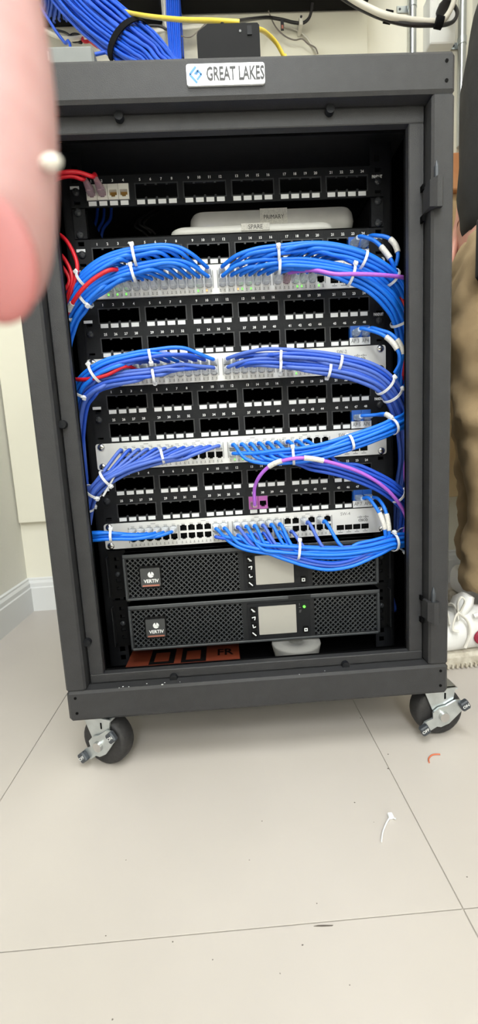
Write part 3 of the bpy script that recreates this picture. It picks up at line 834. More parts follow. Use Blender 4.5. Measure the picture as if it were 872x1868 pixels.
# --- top switch
bundle('1LU', [(380,483,.078),(345,470,.066),(300,461,.061),(245,467,.058),(205,477,.059),(172,496,.063),(143,524,.073),(122,562,.083),(113,610,.092),(102,670,.10)],
       P(zs1, range(11, -1, -1), 0), 'blue', 'upper left cords of the top switch', 'blue')
bundle('1LL', [(378,498,.08),(345,491,.070),(300,489,.066),(243,500,.064),(205,513,.065),(170,534,.068),(144,560,.076),(125,592,.084),(115,640,.095),(104,690,.10)],
       P(zs1, range(11, -1, -1), 1), 'blue', 'lower left cords of the top switch', 'blue')
bundle('1RU', [(403,484,.078),(440,471,.067),(508,463,.062),(570,456,.060),(620,461,.060),(662,474,.062),(700,494,.068),(728,522,.080),(742,562,.095),(748,625,.115)],
       P(zs1, range(12, 24), 0), 'blue', 'upper right cords of the top switch', 'blue')
bundle('1RL', [(403,499,.080),(440,490,.071),(510,487,.066),(570,489,.064),(640,502,.065),(680,522,.070),(712,553,.080),(732,592,.095),(741,650,.110),(744,720,.125)],
       P(zs1, list(range(12, 19))+[20, 21, 22], 1), 'blue', 'lower right cords of the top switch', 'blue')
pt = swport(zs1, 19, 1)
cord('patch_cable', 'purple patch cord from the topmost switch running right past the bundles', 'purple patch cords', [pt+Vector((0,-.02,0)), pt+Vector((.002,-.03,0))]+[at(*q) for q in ((572,493,.062),(610,500,.050),(650,500,.050),(700,502,.055),(750,509,.07),(775,520,.10))], 'purple', pt, 'clear_pink', -1)
tie(245,467,'1LU',12,'white cable tie on the upper left bundle of the top switch, near its plugs', 1.2)
tie(243,500,'1LL',8,'white cable tie on the lower left bundle of the top switch, near its plugs', 1.2)
tie(151,510,'1LU',13,'white cable tie on the upper left bundle of the top switch, by the red cords', 1.2)
tie(157,545,'1LL',13,'white cable tie with a rounded head on the lower left bundle of the top switch', -.9)
tie(122,580,'1LU',20,'white cable tie where the left bundles of the top switch turn down', -.9, shift=(.003,0,0))
tie(508,463,'1RU',7,'white cable tie with a big head on the upper right bundle of the top switch', -.6)
tie(512,487,'1RL',7,'white cable tie under the big-headed one on the right bundles of the top switch', -2.5)
tie(662,474,'1RU',12,'white cable tie on the upper right bundle below the uppermost blue jacks', -2.5)
tie(640,502,'1RL',10,'white cable tie over the purple cord on the lower right bundle of the top switch', -.9, .003)
tie(714,505,'1RU',13,'white cable tie at the bend of the upper right bundle of the top switch', -2.5)
tie(730,585,'1RL',13,'white cable tie with a round head by the falling right bundle of the top switch', -1.5, .002)
# --- SW-2
bundle('2LU', [(390,657,.084),(355,650,.074),(320,648,.069),(274,652,.065),(228,661,.062),(190,673,.062),(162,692,.067),(146,715,.078),(138,755,.092),(141,810,.108),(138,880,.12)],
       P(zs2, range(11, -1, -1), 0), 'blue', 'upper left cords of SW-2', ['blue', 'blue_deep', 'blue_deep', 'blue_pale'])
bundle('2LL', [(390,672,.086),(350,676,.075),(310,681,.069),(280,686,.066),(230,692,.064),(192,699,.065),(164,714,.070),(148,738,.080),(141,785,.097),(141,840,.11),(136,900,.12)],
       P(zs2, range(11, -1, -1), 1), 'blue', 'lower left cords of SW-2', ['blue_pale', 'blue_deep'])
bundle('2RU', [(405,658,.086),(450,651,.076),(512,651,.071),(570,655,.068),(620,662,.066),(665,673,.066),(700,692,.070),(724,722,.080),(740,765,.100),(746,820,.120)],
       P(zs2, range(12, 22), 0), 'blue', 'upper right cords of SW-2', ['blue_pale', 'blue_deep'])
bundle('2RL', [(405,668,.088),(450,666,.079),(512,669,.073),(570,673,.070),(605,677,.068),(650,687,.068),(690,705,.072),(714,733,.082),(731,780,.100),(736,840,.120),(732,900,.14),(738,990,.15)],
       P(zs2, range(12, 20), 1), 'blue', 'lower right cords of SW-2', ['blue_pale', 'blue_deep', 'blue_pale'])
tie(274,652,'2LU',9,'white cable tie on the upper left bundle of SW-2', -.9)
tie(278,686,'2LL',7,'white cable tie on the lower left bundle of SW-2', -2.3)
tie(176,680,'2LU',14,'white cable tie over the left screw of SW-2', 1.2, .001)
tie(147,712,'2LU',17,'white cable tie at the cabinet post on the left bundles of SW-2', -.8, .003)
tie(513,652,'2RU',6,'white cable tie on the upper right bundle of SW-2, halfway along', 2.3)
tie(514,669,'2RL',6,'white cable tie just under another one, halfway along the right bundles of SW-2', 2.3)
tie(622,662,'2RU',9,'white cable tie on the upper right bundle of SW-2, below the name lettering', 2.3)
tie(602,677,'2RL',8,'white cable tie on the lower right bundle of SW-2, below the name lettering', 2.3)
tie(706,697,'2RU',16,'white cable tie with a square head at the right end of SW-2', -1.1, .002, shift=(-.004,0,-.004))
tie(722,712,'2RU',16,'white cable tie with a round head just past the right end of SW-2', -1.1, .001, shift=(-.003,0,-.006))
# --- SW-3
bundle('3L', [(395,819,.090),(360,822,.080),(325,827,.073),(296,832,.069),(255,843,.066),(222,856,.066),(190,875,.066),(167,900,.072),(157,925,.085),(150,970,.10)],
       P(zs3, range(11, -1, -1), 0), 'blue', 'left cords of SW-3', ['blue_pale', 'blue_deep', 'blue_pale'], spread=.95, reach=.034)
bundle('3RD', [(540,838,.084),(590,846,.078),(640,859,.075),(690,880,.075),(725,903,.082),(745,930,.10),(752,985,.12)],
       P(zs3, range(14, 23), 1), 'dark blue', 'sinking right cords of SW-3', ['blue_deep'], spread=1.15)
bundle('3RU', [(425,826,.086),(470,833,.074),(535,832,.064),(590,822,.060),(640,807,.058),(690,789,.060),(716,778,.064),(745,762,.078),(768,742,.10)],
       P(zs3, range(12, 21), 0)+P(zs3, (12, 13), 1), 'bright blue', 'rising right cords of SW-3', 'blue', flat=.7)
tie(297,832,'3L',7,'white cable tie on the left bundle of SW-3, below its top row of plugs', -2.3, .001)
tie(192,873,'3L',12,'white cable tie with a long tail on the left bundle of SW-3', -1.2, .001)
tie(168,898,'3L',12,'white cable tie with a square head on the left bundle of SW-3', -1.0, .001)
tie(156,925,'3L',11,'white cable tie where the left bundle of SW-3 meets the cabinet post', -2.3)
tie(538,832,'3RU',10,'white cable tie on the rising right bundle of SW-3, by the purple cord', -1.3, .0015)
tie(643,806,'3RU',10,'white cable tie over the optical ports of SW-3', -2.3)
tie(716,778,'3RU',10,'white cable tie with a round head at the right end of SW-3', -1.3, .001)
tie(727,904,'3RD',10,'white cable tie on the sinking right bundle of SW-3 and the purple cord', -1.1, .002)
sp = STR['3L']; a = at(188, 905, .062); c = at(212, 862, .060)
tag(MB().tube(crom([a, (a+c)/2+Vector((.001,0,.001)), c], 4), .0017, 6, fl=.5).build('tie_tail', 'tie'), 'long white trimmed tie end beside the left bundle of SW-3', 'cable tie')
j = J['D', 12]
cord('patch_cable', 'purple patch cord arching from a purple jack across the bundles to the right', 'purple patch cords', [j+Vector((0,-.018,0)), j+Vector((0,-.028,.002))]+[at(*q) for q in ((464,893,.085),(471,873,.072),(486,855,.062),(507,843,.055),(540,836,.048),(570,837,.047),(612,846,.050),(660,863,.056),(700,888,.064),(727,917,.072),(741,945,.080),(738,970,.088),(728,988,.10))], 'purple', j, 'clear_pink', -1, wraps=((503,845,.020),(571,837,.024)))
cord('patch_cable', 'short visible loop of purple cord behind the right cabinet post', 'purple patch cords', [at(*q) for q in ((765,790,.12),(748,815,.10),(740,842,.095),(739,872,.095),(746,900,.10),(762,930,.12))], 'purple')
# --- SW-4
bundle('4L', [(318,977,.092),(290,976,.082),(250,976,.074),(203,977,.070),(178,978,.070),(158,980,.076),(140,985,.095),(122,992,.13)],
       P(zs4, range(5, -1, -1), 0), 'blue', 'left cords of SW-4', 'blue', flat=.8)
bundle('4RS', [(440,985,.090),(500,1007,.074),(550,1024,.067),(600,1033,.064),(640,1027,.065),(680,1010,.068),(715,993,.073),(745,985,.090),(768,982,.11)],
       P(zs4, (10, 12, 14, 15, 17), 1), 'sagging blue', 'sagging cords of SW-4', ['blue_deep', 'blue', 'blue_pale'])
bundle('4RU', [(405,975,.094),(440,989,.082),(490,998,.074),(545,1003,.069),(600,1006,.066),(650,1003,.066),(690,995,.069),(720,987,.074),(748,983,.090),(768,980,.11)],
       P(zs4, (10, 11, 12, 13, 14, 15, 16, 17, 20), 0)+P(zs4, (11, 13, 18), 1)+P(zs4, (22,), 0), 'blue', 'right cords of SW-4', ['blue', 'blue', 'blue_pale'], flat=.7)
tie(203,977,'4L',6,'white cable tie on the small left bundle of SW-4', 1.4)
tie(547,1004,'4RU',13,'white cable tie hanging over the ups display from the right bundle of SW-4', -1.4, .002)
tie(716,989,'4RU',14,'white cable tie with a square head on the right bundle of SW-4', -1.2, .002)
tie(741,984,'4RU',14,'loose white cable tie at the far right of the SW-4 bundle, by the post', 1.5, .006)
# --- access point cords on the panels
def apc(key, i, label, pts, wr):
    j = J[key, i]
    cord('patch_cable', label, 'access point patch cords', [j+Vector((0,-.016,0)), j+Vector((.002,-.026,.001))]+[at(*q) for q in pts], 'blue', j, 'clear_blue', -1, wraps=wr, long=.9)
apc('A', 22, 'blue cord with a white wrap from the left AP jack of the half hidden panel', ((678,437,.085),(692,447,.078),(704,461,.072),(714,476,.068),(722,496,.075)), ((703,459,.018),))
apc('A', 23, 'blue cord with a white wrap from the right AP jack of the half hidden panel', ((690,430,.085),(708,434,.078),(721,447,.072),(726,465,.070),(722,485,.075)), ((721,448,.018),))
apc('B', 22, 'blue cord with a white wrap from the jack marked AP 3, above SW-2', ((680,604,.088),(700,612,.078),(716,625,.070),(727,642,.066),(730,660,.068),(720,680,.076)), ((716,625,.020),))
apc('B', 23, 'blue cord with a white wrap from the jack marked AP4, above SW-2', ((692,602,.088),(712,609,.078),(727,624,.072),(734,642,.068),(732,662,.070),(722,682,.078)), ((730,632,.020),))
apc('C', 22, 'blue cord with a white wrap from the jack marked AP 5, above SW-3', ((684,757,.090),(700,755,.078),(711,760,.070),(717,771,.066),(722,786,.074)), ((711,760,.016),))
apc('C', 23, 'blue cord from jack AP6 behind the rising bundle', ((694,757,.095),(708,758,.088),(718,766,.084),(726,782,.088)), ())
apc('D', 22, 'blue cord with a long white wrap from jack AP 7', ((672,908,.088),(684,923,.076),(694,940,.070),(701,960,.066),(704,980,.070),(712,996,.080)), ((697,948,.022),))
apc('D', 23, 'blue cord with a long white wrap from jack AP8', ((690,910,.088),(700,924,.076),(706,942,.070),(709,962,.068),(711,982,.072),(722,996,.085)), ((708,952,.022),))
# --- red cords
j = J['P1', 0]
cord('patch_cable', 'red patch cord plugged into the leftmost white jack', 'red patch cords', [j+Vector((0,-.024,.002)), j+Vector((-.001,-.034,.006))]+[at(*q) for q in ((152,327,.078),(128,321,.074),(100,328,.075),(72,350,.082),(62,390,.088),(92,416,.085),(121,439,.075),(140,478,.066),(138,508,.066),(126,545,.072),(117,600,.088))], 'red', j, 'clear_pink', -1, long=1.2)
j = J['P1', 1]
cord('patch_cable', 'red patch cord plugged into the second white jack', 'red patch cords', [j+Vector((0,-.024,.002)), j+Vector((-.001,-.034,.006))]+[at(*q) for q in ((168,322,.074),(140,314,.070),(105,317,.070),(70,335,.080),(52,400,.092),(90,452,.086),(113,467,.076),(129,494,.068),(131,517,.068),(121,552,.074),(114,610,.09))], 'red', j, 'clear_pink', -1, long=1.2)
cord('patch_cable', 'small loop of red cord beside the left cabinet post', 'red patch cords', [at(*q) for q in ((84,474,.095),(104,478,.082),(119,494,.073),(127,513,.069),(118,528,.070),(102,533,.080),(84,536,.095))], 'red')
pt = swport(zs1, 3, 0)
cord('patch_cable', 'red patch cord running between the left bundles of the topmost switch', 'red patch cords', [pt+Vector((0,-.02,0)), pt+Vector((-.002,-.03,-.002))]+[at(*q) for q in ((205,492,.054),(180,503,.050),(156,522,.052),(136,547,.060),(122,575,.074),(115,620,.09))], 'red', pt, 'clear_pink', 1, wraps=((127,556,.010),))
pt = swport(zs2, 3, 1)
cord('patch_cable', 'red patch cord half buried in the left bundles of SW-2', 'red patch cords', [pt+Vector((0,-.02,0)), pt+Vector((-.002,-.03,0))]+[at(*q) for q in ((230,668,.062),(195,684,.056),(160,692,.060),(135,692,.075),(112,692,.10))], 'red', pt, 'clear_pink', -1)
cord('patch_cable', 'red cord hanging among the falling right bundle behind the post', 'red patch cords', [at(*q) for q in ((722,515,.09),(733,545,.085),(741,575,.085),(744,610,.09),(741,650,.10),(733,700,.12))], 'red')
for k, (u, v) in enumerate(((178, 396), (190, 398), (203, 396))):
    cord('patch_cable', 'blue cord hanging in the dark behind the shelf, left of the devices', 'blue cords behind the shelf', [at(u, v-16, .30), at(u-2, v+4, .29), at(u-7-k*4, v+22, .28), at(u-9-k*5, v+45, .28)], 'blue_deep')
for k, (u, v) in enumerate(((255, 405), (262, 400), (270, 402))):
    cord('power_cable', 'black cord coiled behind the shelf, left of the devices', 'black cords behind the shelf', [at(u+20, v-18, .30), at(u, v-5, .27), at(u-8, v+8, .25), at(u+6, v+18, .25), at(u+14, v+26, .25)], 'black_cable', r=.002)
for k, (pts) in enumerate((((735,1090,.20),(739,1105,.19),(745,1113,.19),(755,1100,.2)),((742,1085,.21),(744,1100,.2),(748,1110,.2),(760,1095,.21)))):
    cord('patch_cable', 'blue cord loop in the dark right of the lower ups', 'blue cord loops beside the ups', [at(*q) for q in pts], 'blue_deep')

# ============================================================ above the cabinet
def down(pts, dx=0.0):                                          # the last stretch drops onto the cabinet top
    p = pts[-1]; return pts+[Vector((p.x+dx*.6, p.y-.015, (p.z+T)/2)), Vector((p.x+dx, p.y-.025, T+.0005))]
def rise(pts, z, y=.66, dx=0.0):                               # the first stretch comes out of a wall enclosure
    p = pts[0]; return [Vector((p.x+dx, y, z+.02)), Vector((p.x+dx, y, z-.004))]+pts
def plain(name, label, cat, pts, m, r, group=None, n=5, sides=8, fl=1.0):
    return tag(MB().tube(crom(pts, n), r, sides, fl=fl).build(name, m), label, cat, group)
YB = BACK-.022
z_ = ZL = at(200, 48, YB).z; x_ = at(297, 45, YB).x
t = thing('wall_enclosure', 'black wall enclosure behind the thick blue trunk', 'enclosure', ((XL+x_)/2, .65, z_))
MB().box(XL+.03, x_, .60, YB, z_, z_+.30, .003).build('shell', 'black', t)
MB().box(XL+.05, x_-.02, .597, .60, z_+.02, z_+.28, .002).build('front_cover', 'panel', t)
z_ = ZR = at(500, 23, YB).z; x0, x1 = at(331, 30, YB).x, at(667, 17, YB).x
t = thing('wall_enclosure', 'black wall enclosure above the small black box, right of the blue ribbon', 'enclosure', ((x0+x1)/2, .65, z_))
MB().box(x0, x1, .52, YB, z_, z_+.30, .003).build('shell', 'black', t)
MB().box(x0+.02, x1-.02, .517, .52, z_+.02, z_+.28, .002).build('front_cover', 'panel', t)
# thick trunk of blue cables with a strap
tr = [at(*q) for q in ((95,-90,.50),(122,-30,.48),(160,15,.45),(200,50,.42),(235,78,.39),(270,104,.36),(292,128,.33))]
p = tr[-1]; tr += [Vector((p.x+.030, p.y-.025, p.z-.060)), Vector((p.x+.040, p.y-.035, T+.03)), Vector((p.x+.042, p.y-.036, T+.004))]
GROM = (p.x+.042, p.y-.036)
p = tr[0]; tr = [Vector((p.x-.03, .68, p.z+.05)), Vector((p.x-.02, .62, p.z+.02))]+tr
sp = crom(tr, 6); STR['trunk'] = sp
N = 60; offs = []
for i in range(400):
    r_ = math.sqrt((i+.5)/N); an = i*2.39996
    if r_ > 1: break
    offs.append((r_*math.cos(an), r_*math.sin(an)))
for a, b_ in offs:
    P_ = []
    for i in range(0, len(sp), 3):
        t, n1, n2 = frame(sp, i); k_ = i-12; wd = .047 if k_ < 20 else max(.030, .047-.012*(k_-20)/16)
        if k_ < 8: wd += .012*(8-max(k_, 0))/8
        P_.append(sp[i]+n1*a*.022+n2*b_*wd+Vector((random.uniform(-1,1), 0, random.uniform(-1,1)))*.0012)
    plain('network_cable', 'blue network cable in the thick strapped trunk entering the cabinet top', 'cable', P_, 'blue_deep' if random.random() < .4 else 'trunk', .0031, 'blue cables of the thick trunk', 4, 6)
gm = MB()
for r0_, r1_, zz0, zz1 in ((.0, .040, T, T+.006),):
    gm.loft([[(GROM[0]+(r+.012*(r > .03))*math.cos(2*math.pi*k/24), GROM[1]+r*math.sin(2*math.pi*k/24), z) for k in range(24)] for r, z in ((.044, T+.0002), (.044, T+.003), (.040, T+.005), (.030, T+.005), (.010, T+.002))])
gm.build('cable_grommet', 'velcro', cab)
i = 36; t, n1, n2 = frame(sp, i); c = sp[i]; rings = []
for k in range(33):
    an = 2*math.pi*k/32; d = n1*math.cos(an)*.0262+n2*math.sin(an)*.0478; o = d.normalized()
    rings.append([c+d-t*.0085-o*.001, c+d+t*.0085-o*.001, c+d+t*.0085+o*.001, c+d-t*.0085+o*.001])
tag(MB().loft(rings, False, False).build('hook_strap', 'velcro'), 'black fabric strap around the thick blue cable trunk', 'strap')
for k in range(7):                                             # ribbon of cables
    plain('network_cable', 'blue network cable in the flat upright run left of the small black box', 'cable',
          [Vector((at(304+k*3.6, -30, .70).x, .725, 1.85)), Vector((at(304+k*3.6, -30, .70).x, .715, 1.5)), at(304+k*3.6, -30, .68)]+down([at(305+k*3.6, 30, .65), at(308+k*3.4, 75, .62), at(311+k*3.2, 112, .58)], .01), 'trunk' if k % 2 else 'blue_deep', .0025, 'blue cables of the upright run', 4, 6)
plain('network_cable', 'white cable beside the flat upright blue run', 'cable', [Vector((at(299, -30, .70).x, .72, 1.85)), Vector((at(299, -30, .70).x, .715, 1.5)), at(299, -30, .70), at(300, 20, .70), at(303, 48, .69), at(309, 60, .68)], 'white_cable', .0035)
plain('network_cable', 'yellow cable draped in front of the black enclosures', 'cable', rise([at(*q) for q in ((203,-10,.52),(210,10,.47),(224,20,.42),(265,29,.34),(330,36,.26),(390,38,.20),(437,41,.19))], ZL), 'yellow', .0036)
plain('network_cable', 'yellow cable sinking right of the small black box', 'cable', down([at(*q) for q in ((440,50,.20),(474,54,.26),(490,64,.30),(505,80,.32),(517,102,.33),(522,113,.33))], .01), 'yellow', .0036)
plain('network_cable', 'white cable crossing under the left black enclosure', 'cable', [at(*q) for q in ((20,28,.66),(40,35,.60),(62,45,.55),(85,58,.55),(115,69,.55),(140,70,.55),(180,60,.60),(215,45,.66),(225,36,.68))], 'white_cable', .0045)
plain('network_cable', 'flat white cable running level behind the upright blue run', 'cable', [at(*q) for q in ((245,62,.70),(290,55,.70),(330,51,.70),(376,46,.70))], 'white_cable', .0062, fl=.4)
plain('network_cable', 'red cable curving down behind the thick blue trunk', 'cable', down([at(*q) for q in ((232,62,.45),(250,60,.56),(268,64,.60),(285,73,.60),(297,88,.60),(304,106,.60))], .01), 'red', .0034)
plain('network_cable', 'red cable under the thick blue trunk, by the grey box', 'cable', rise(down([at(*q) for q in ((150,68,.56),(165,76,.55),(180,86,.54),(200,90,.52),(225,92,.5))], .02), ZL), 'red', .0034)
plain('network_cable', 'single blue cable hanging left of the thick trunk', 'cable', rise(down([at(*q) for q in ((62,-15,.5),(75,15,.5),(90,38,.5),(102,57,.5),(118,78,.5),(130,92,.48))], .02), ZL), 'blue_deep', .0032)
plain('network_cable', 'single blue cable arching into the foot of the upright run', 'cable', down([at(*q) for q in ((255,92,.56),(268,86,.58),(285,84,.58),(300,90,.58),(312,108,.57))], .01), 'blue_deep', .0032)
plain('network_cable', 'single blue cable lying behind the grey box under the trunk', 'cable', down([at(*q) for q in ((162,106,.4),(172,100,.4),(185,97,.4),(205,93,.4),(222,95,.4))], .02), 'blue_deep', .0032)
plain('power_cable', 'black cord looping over the small black box to a wall clip', 'cord', [at(*q) for q in ((405,46,.19),(430,40,.30),(465,34,.60),(490,32,.70),(515,36,.71),(535,41,.715),(552,42,.715),(563,34,.71),(568,20,.70),(570,5,.69))], 'black_cable', .0036)
plain('power_cable', 'black cord tangle hanging under the left black enclosure', 'cord', [at(*q) for q in ((100,55,.58),(120,60,.57),(135,72,.56),(148,78,.56),(150,68,.56),(138,62,.56),(128,66,.56),(134,76,.56),(150,74,.56))], 'black_cable', .0026)
plain('power_cable', 'black cord lying along the flat white cable', 'cord', [at(*q) for q in ((235,54,.66),(255,51,.66),(272,47,.66),(292,48,.66),(304,54,.66),(315,57,.66))], 'black_cable', .0030)
plain('power_cable', 'thin dark cord sagging left of the small black box', 'cord', [at(*q) for q in ((304,56,.66),(325,64,.66),(345,68,.66),(358,60,.66),(372,46,.66),(385,36,.68))], 'grey_cable', .0013)
plain('power_cable', 'thin brown cord winding down the cream backboard', 'cord', [at(*q) for q in ((490,20,.72),(495,34,.72),(505,52,.725),(520,66,.725),(537,73,.725),(551,71,.725),(562,80,.725),(575,87,.725),(580,98,.725))], 'grey_cable', .0016)
plain('power_cable', 'thin pale cord curving down the cream backboard', 'cord', [at(*q) for q in ((515,46,.735),(540,54,.735),(558,67,.735),(570,84,.735),(578,98,.735))], 'white_cable', .0022)
q = at(549.5, 38, .705)
t = thing('cable_clip', 'white nail clip holding the black cord on the backboard', 'clip', tuple(q))
MB().box(q.x-.0045, q.x+.0045, q.y, q.y+.036, q.z-.008, q.z+.014, .001).build('clip_body', 'white_cable', t)
MB().cyl((q.x, q.y+.001, q.z+.009), (q.x, q.y-.0015, q.z+.009), .003, n=10).build('nail', 'black_cable', t)
q = at(515, 45, .69)
t = thing('cord_tag', 'small dark tag hanging from the black cord', 'tag', tuple(q))
MB().box(q.x-.004, q.x+.004, q.y, q.y+.003, q.z-.012, q.z+.012, .0006).build('tag_card', 'black_cable', t)
MB().box(q.x-.0025, q.x+.0025, q.y-.0006, q.y+.0002, q.z-.009, q.z-.001).build('tag_print', 'logo_red', t)
# small black box on the cabinet
y = .15; a, c = at(359, 70, y), at(474, 70, y); zt_ = at(430, 42, y).z; xm = at(378, 44, y).x
t = thing('cable_modem', 'small black box with a clipped corner on the cabinet top', 'modem', ((a.x+c.x)/2, y+.02, T))
MB().prism([(a.x, T), (c.x, T), (c.x, zt_-.003), (c.x-.003, zt_), (xm, zt_), (a.x+.002, zt_-.010), (a.x, zt_-.014)], y, y+.045).build('case', 'black', t)
q = at(438, 57, y)
MB().cyl((q.x, y-.001, q.z), (q.x, y+.001, q.z), .0018, n=10).build('indicator', 'greytext', t)
q = at(455, 56, y)
MB().box(q.x-.0035, q.x+.0035, y-.0015, y+.001, q.z-.006, q.z+.006).build('socket', 'panel', t)
# grey box
y = .10; a, c = at(60, 95, y), at(170, 95, y); zt_ = at(130, 83, y).z
t = thing('junction_box', 'light grey plastic box on the left of the cabinet top', 'box', ((a.x+c.x)/2, y+.06, T))
MB().box(a.x, c.x, y, y+.12, T, zt_, .003).build('case', 'box_grey', t)
MB().box(a.x-.001, c.x+.001, y-.001, y+.121, T+(zt_-T)*.55, T+(zt_-T)*.6).build('lid_seam', 'greytext', t)
q = at(86, 104, y)
MB().box(q.x-.004, q.x+.003, y-.002, y+.001, q.z-.005, q.z+.006).build('sticker', 'label', t)
# conduits and outlet
for u, v, lab, ztop, (su, sv) in ((752, 45, 'galvanised conduit rising behind the cabinet top, left of the outlet', 1.8, (731, 16)), (843, 60, 'galvanised conduit right of the outlet, beside the person', 1.8, (829, 83))):
    q = at(u, v, BACK-.016); rr_ = .0105
    zf_ = at(840, 262, BACK-.03).z
    t = thing('conduit', lab, 'conduit', (q.x, q.y, zf_))
    MB().cyl((q.x, q.y, zf_), (q.x, q.y, ztop), rr_, n=20).build('tube', 'steelpipe', t)
    s_ = at(su, sv, BACK-.005); zz = s_.z
    m = MB().box(s_.x-.010, q.x, BACK-.004, BACK-.0015, zz-.008, zz+.008, .0005)
    m.cyl((q.x, q.y, zz-.009), (q.x, q.y, zz+.009), rr_+.0015, n=20)
    st = m.build('pipe_strap', 'zinc', t)
    MB().cyl((s_.x-.002, BACK-.0045, zz), (s_.x-.002, BACK-.002, zz), .0032, n=12).build('strap_screw', 'zincdark', st)
y = BACK-.045; a, c = at(785, 40, y), at(831, 78, y)
t = thing('outlet_box', 'white surface outlet box with a black plug between the conduits', 'outlet', ((a.x+c.x)/2, BACK, c.z))
MB().box(a.x, c.x, y, BACK, c.z, c.z+.125, .003).build('cover', 'outlet', t)
q = at(811, 12, y-.02)
MB().box((a.x+c.x)/2-.016, (a.x+c.x)/2+.016, y-.0015, y+.001, c.z+.05, c.z+.11, .001).build('receptacle', 'outlet', t)
xo = q.x
tp = thing('power_plug', 'black plug in the white outlet box', 'plug', (q.x, y-.02, q.z))
MB().loft([[(xo+r*math.cos(2*math.pi*i/12), yy, q.z+r*.9*math.sin(2*math.pi*i/12)) for i in range(12)] for r, yy in ((.015, y-.002), (.016, y-.02), (.011, y-.034), (.006, y-.042))]).build('plug_body', 'black_cable', tp)
plain('power_cable', 'thick white cord strapped to a dark one, crossing in front of the conduit', 'cord', [at(*q) for q in ((590,-40,.60),(640,-4,.60),(672,14,.60),(705,28,.60),(745,36,.61),(785,40,.62),(805,38,.63),(816,28,.645),(826,8,.66),(832,-15,.67))], 'white_cable', .0068)
plain('power_cable', 'dark cord strapped under the thick white one', 'cord', [at(*q) for q in ((600,-20,.61),(640,6,.61),(672,23,.61),(705,36,.61),(745,45,.61),(785,46,.62),(812,45,.64),(828,38,.65),(834,22,.66),(824,6,.68),(812,10,.695))], 'black_cable', .0046)
for u, v, lab in ((708, 31, 'black strap on the white cord left of the conduit'), (801, 41, 'black strap on the white cord in front of the outlet')):
    c = at(u, v, .612); d = (at(u+10, v+2, .612)-c).normalized()
    tag(MB().tube([c-d*.009, c-d*.0088, c+d*.0088, c+d*.009], [.010, .0125, .0125, .010], 12).build('hook_strap', 'velcro'), lab, 'strap')

# ============================================================ person beside the cabinet
def skinned(name, m, parent, verts, edges, root=0, sub=2, disp=0, dscale=.06):
    me = bpy.data.meshes.new(name); b0 = ORG[parent]
    me.from_pydata([(v[0]-b0[0], v[1]-b0[1], v[2]-b0[2]) for v in verts], edges, [])
    o = bpy.data.objects.new(name, me); COL.objects.link(o); o.parent = parent; ORG[o] = b0
    md = o.modifiers.new('skin', 'SKIN'); md.use_smooth_shade = True; md.branch_smoothing = .6
    for i, v in enumerate(verts):
        s = me.skin_vertices[0].data[i]; s.radius = (v[3], v[4] if len(v) > 4 else v[3]); s.use_root = (i == root)
    sd = o.modifiers.new('sub', 'SUBSURF'); sd.levels = sub; sd.render_levels = sub
    if disp:
        tx = bpy.data.textures.new(name+'_folds', 'CLOUDS'); tx.noise_scale = dscale; tx.noise_depth = 1
        dm = o.modifiers.new('folds', 'DISPLACE'); dm.texture = tx; dm.strength = disp; dm.mid_level = .5; dm.texture_coords = 'LOCAL'
    me.materials.append(MAT[m])
    return o
YN, YF = .285, .50                                             # near and far leg
per = thing('person', 'person in black shirt, tan trousers and white shoes standing right of the cabinet', 'person', (.56, .36, 0))
def fx(u, v, Y, r): q = at(u, v, Y); return (q.x+r, Y, q.z)
def leg(Y, dx):
    r0 = [fx(*q) for q in ((846,1050,Y,.066),(862,970,Y,.060),(854,860,Y,.066),(838,785,Y,.074),(836,690,Y,.082),(828,590,Y,.090),(826,520,Y,.095))] if Y == YN else None
    return r0
nl = leg(YN, 0); rad = [.076, .064, .070, .082, .090, .099, .106]
V = []; E_ = []
hipz = nl[-1][2]+.06
V.append((.560, .365, hipz+.02, .10))                   # pelvis root
for i in range(6, -1, -1): V.append((nl[i][0], YN, nl[i][2], rad[i])); E_.append((0 if i == 6 else len(V)-2, len(V)-1))
V.append((nl[0][0]+.006, YN, nl[0][2]-.042, .074)); E_.append((len(V)-2, len(V)-1))
for i in range(6, -1, -1):
    V.append((.632-.012*i/6+.006, YF, nl[i][2], rad[i]*.92)); E_.append((0 if i == 6 else len(V)-2, len(V)-1))
V.append((.638, YF, nl[0][2]-.045, .062)); E_.append((len(V)-2, len(V)-1))
V.append((.575, .365, hipz+.10, .085)); E_.append((0, len(V)-1))
skinned('trousers', 'pants', per, V, E_, 0, 3, .026, .045)
# shirt
bf = at(846, 225, .36); bl = at(853, 360, .36)
V = [(bf.x+.108, .355, bf.z, .122), (bl.x+.102, .355, bl.z-.02, .116), (bl.x+.106, .355, bl.z-.095, .112),
     (bf.x+.114, .365, bf.z+.14, .112), (bf.x+.118, .365, bf.z+.28, .10), (bf.x+.12, .365, bf.z+.34, .055),
     (bf.x+.14, .20, bf.z+.25, .062), (bf.x+.15, .16, bf.z+.12, .060), (bf.x+.14, .152, bf.z+.02, .058),
     (bf.x+.15, .50, bf.z+.25, .058), (bf.x+.165, .53, bf.z+.12, .054), (bf.x+.150, .53, bf.z+.02, .050)]
skinned('shirt', 'shirt', per, V, [(0,1),(1,2),(0,3),(3,4),(4,5),(4,6),(6,7),(7,8),(4,9),(9,10),(10,11)], 0, 2, .010, .06)
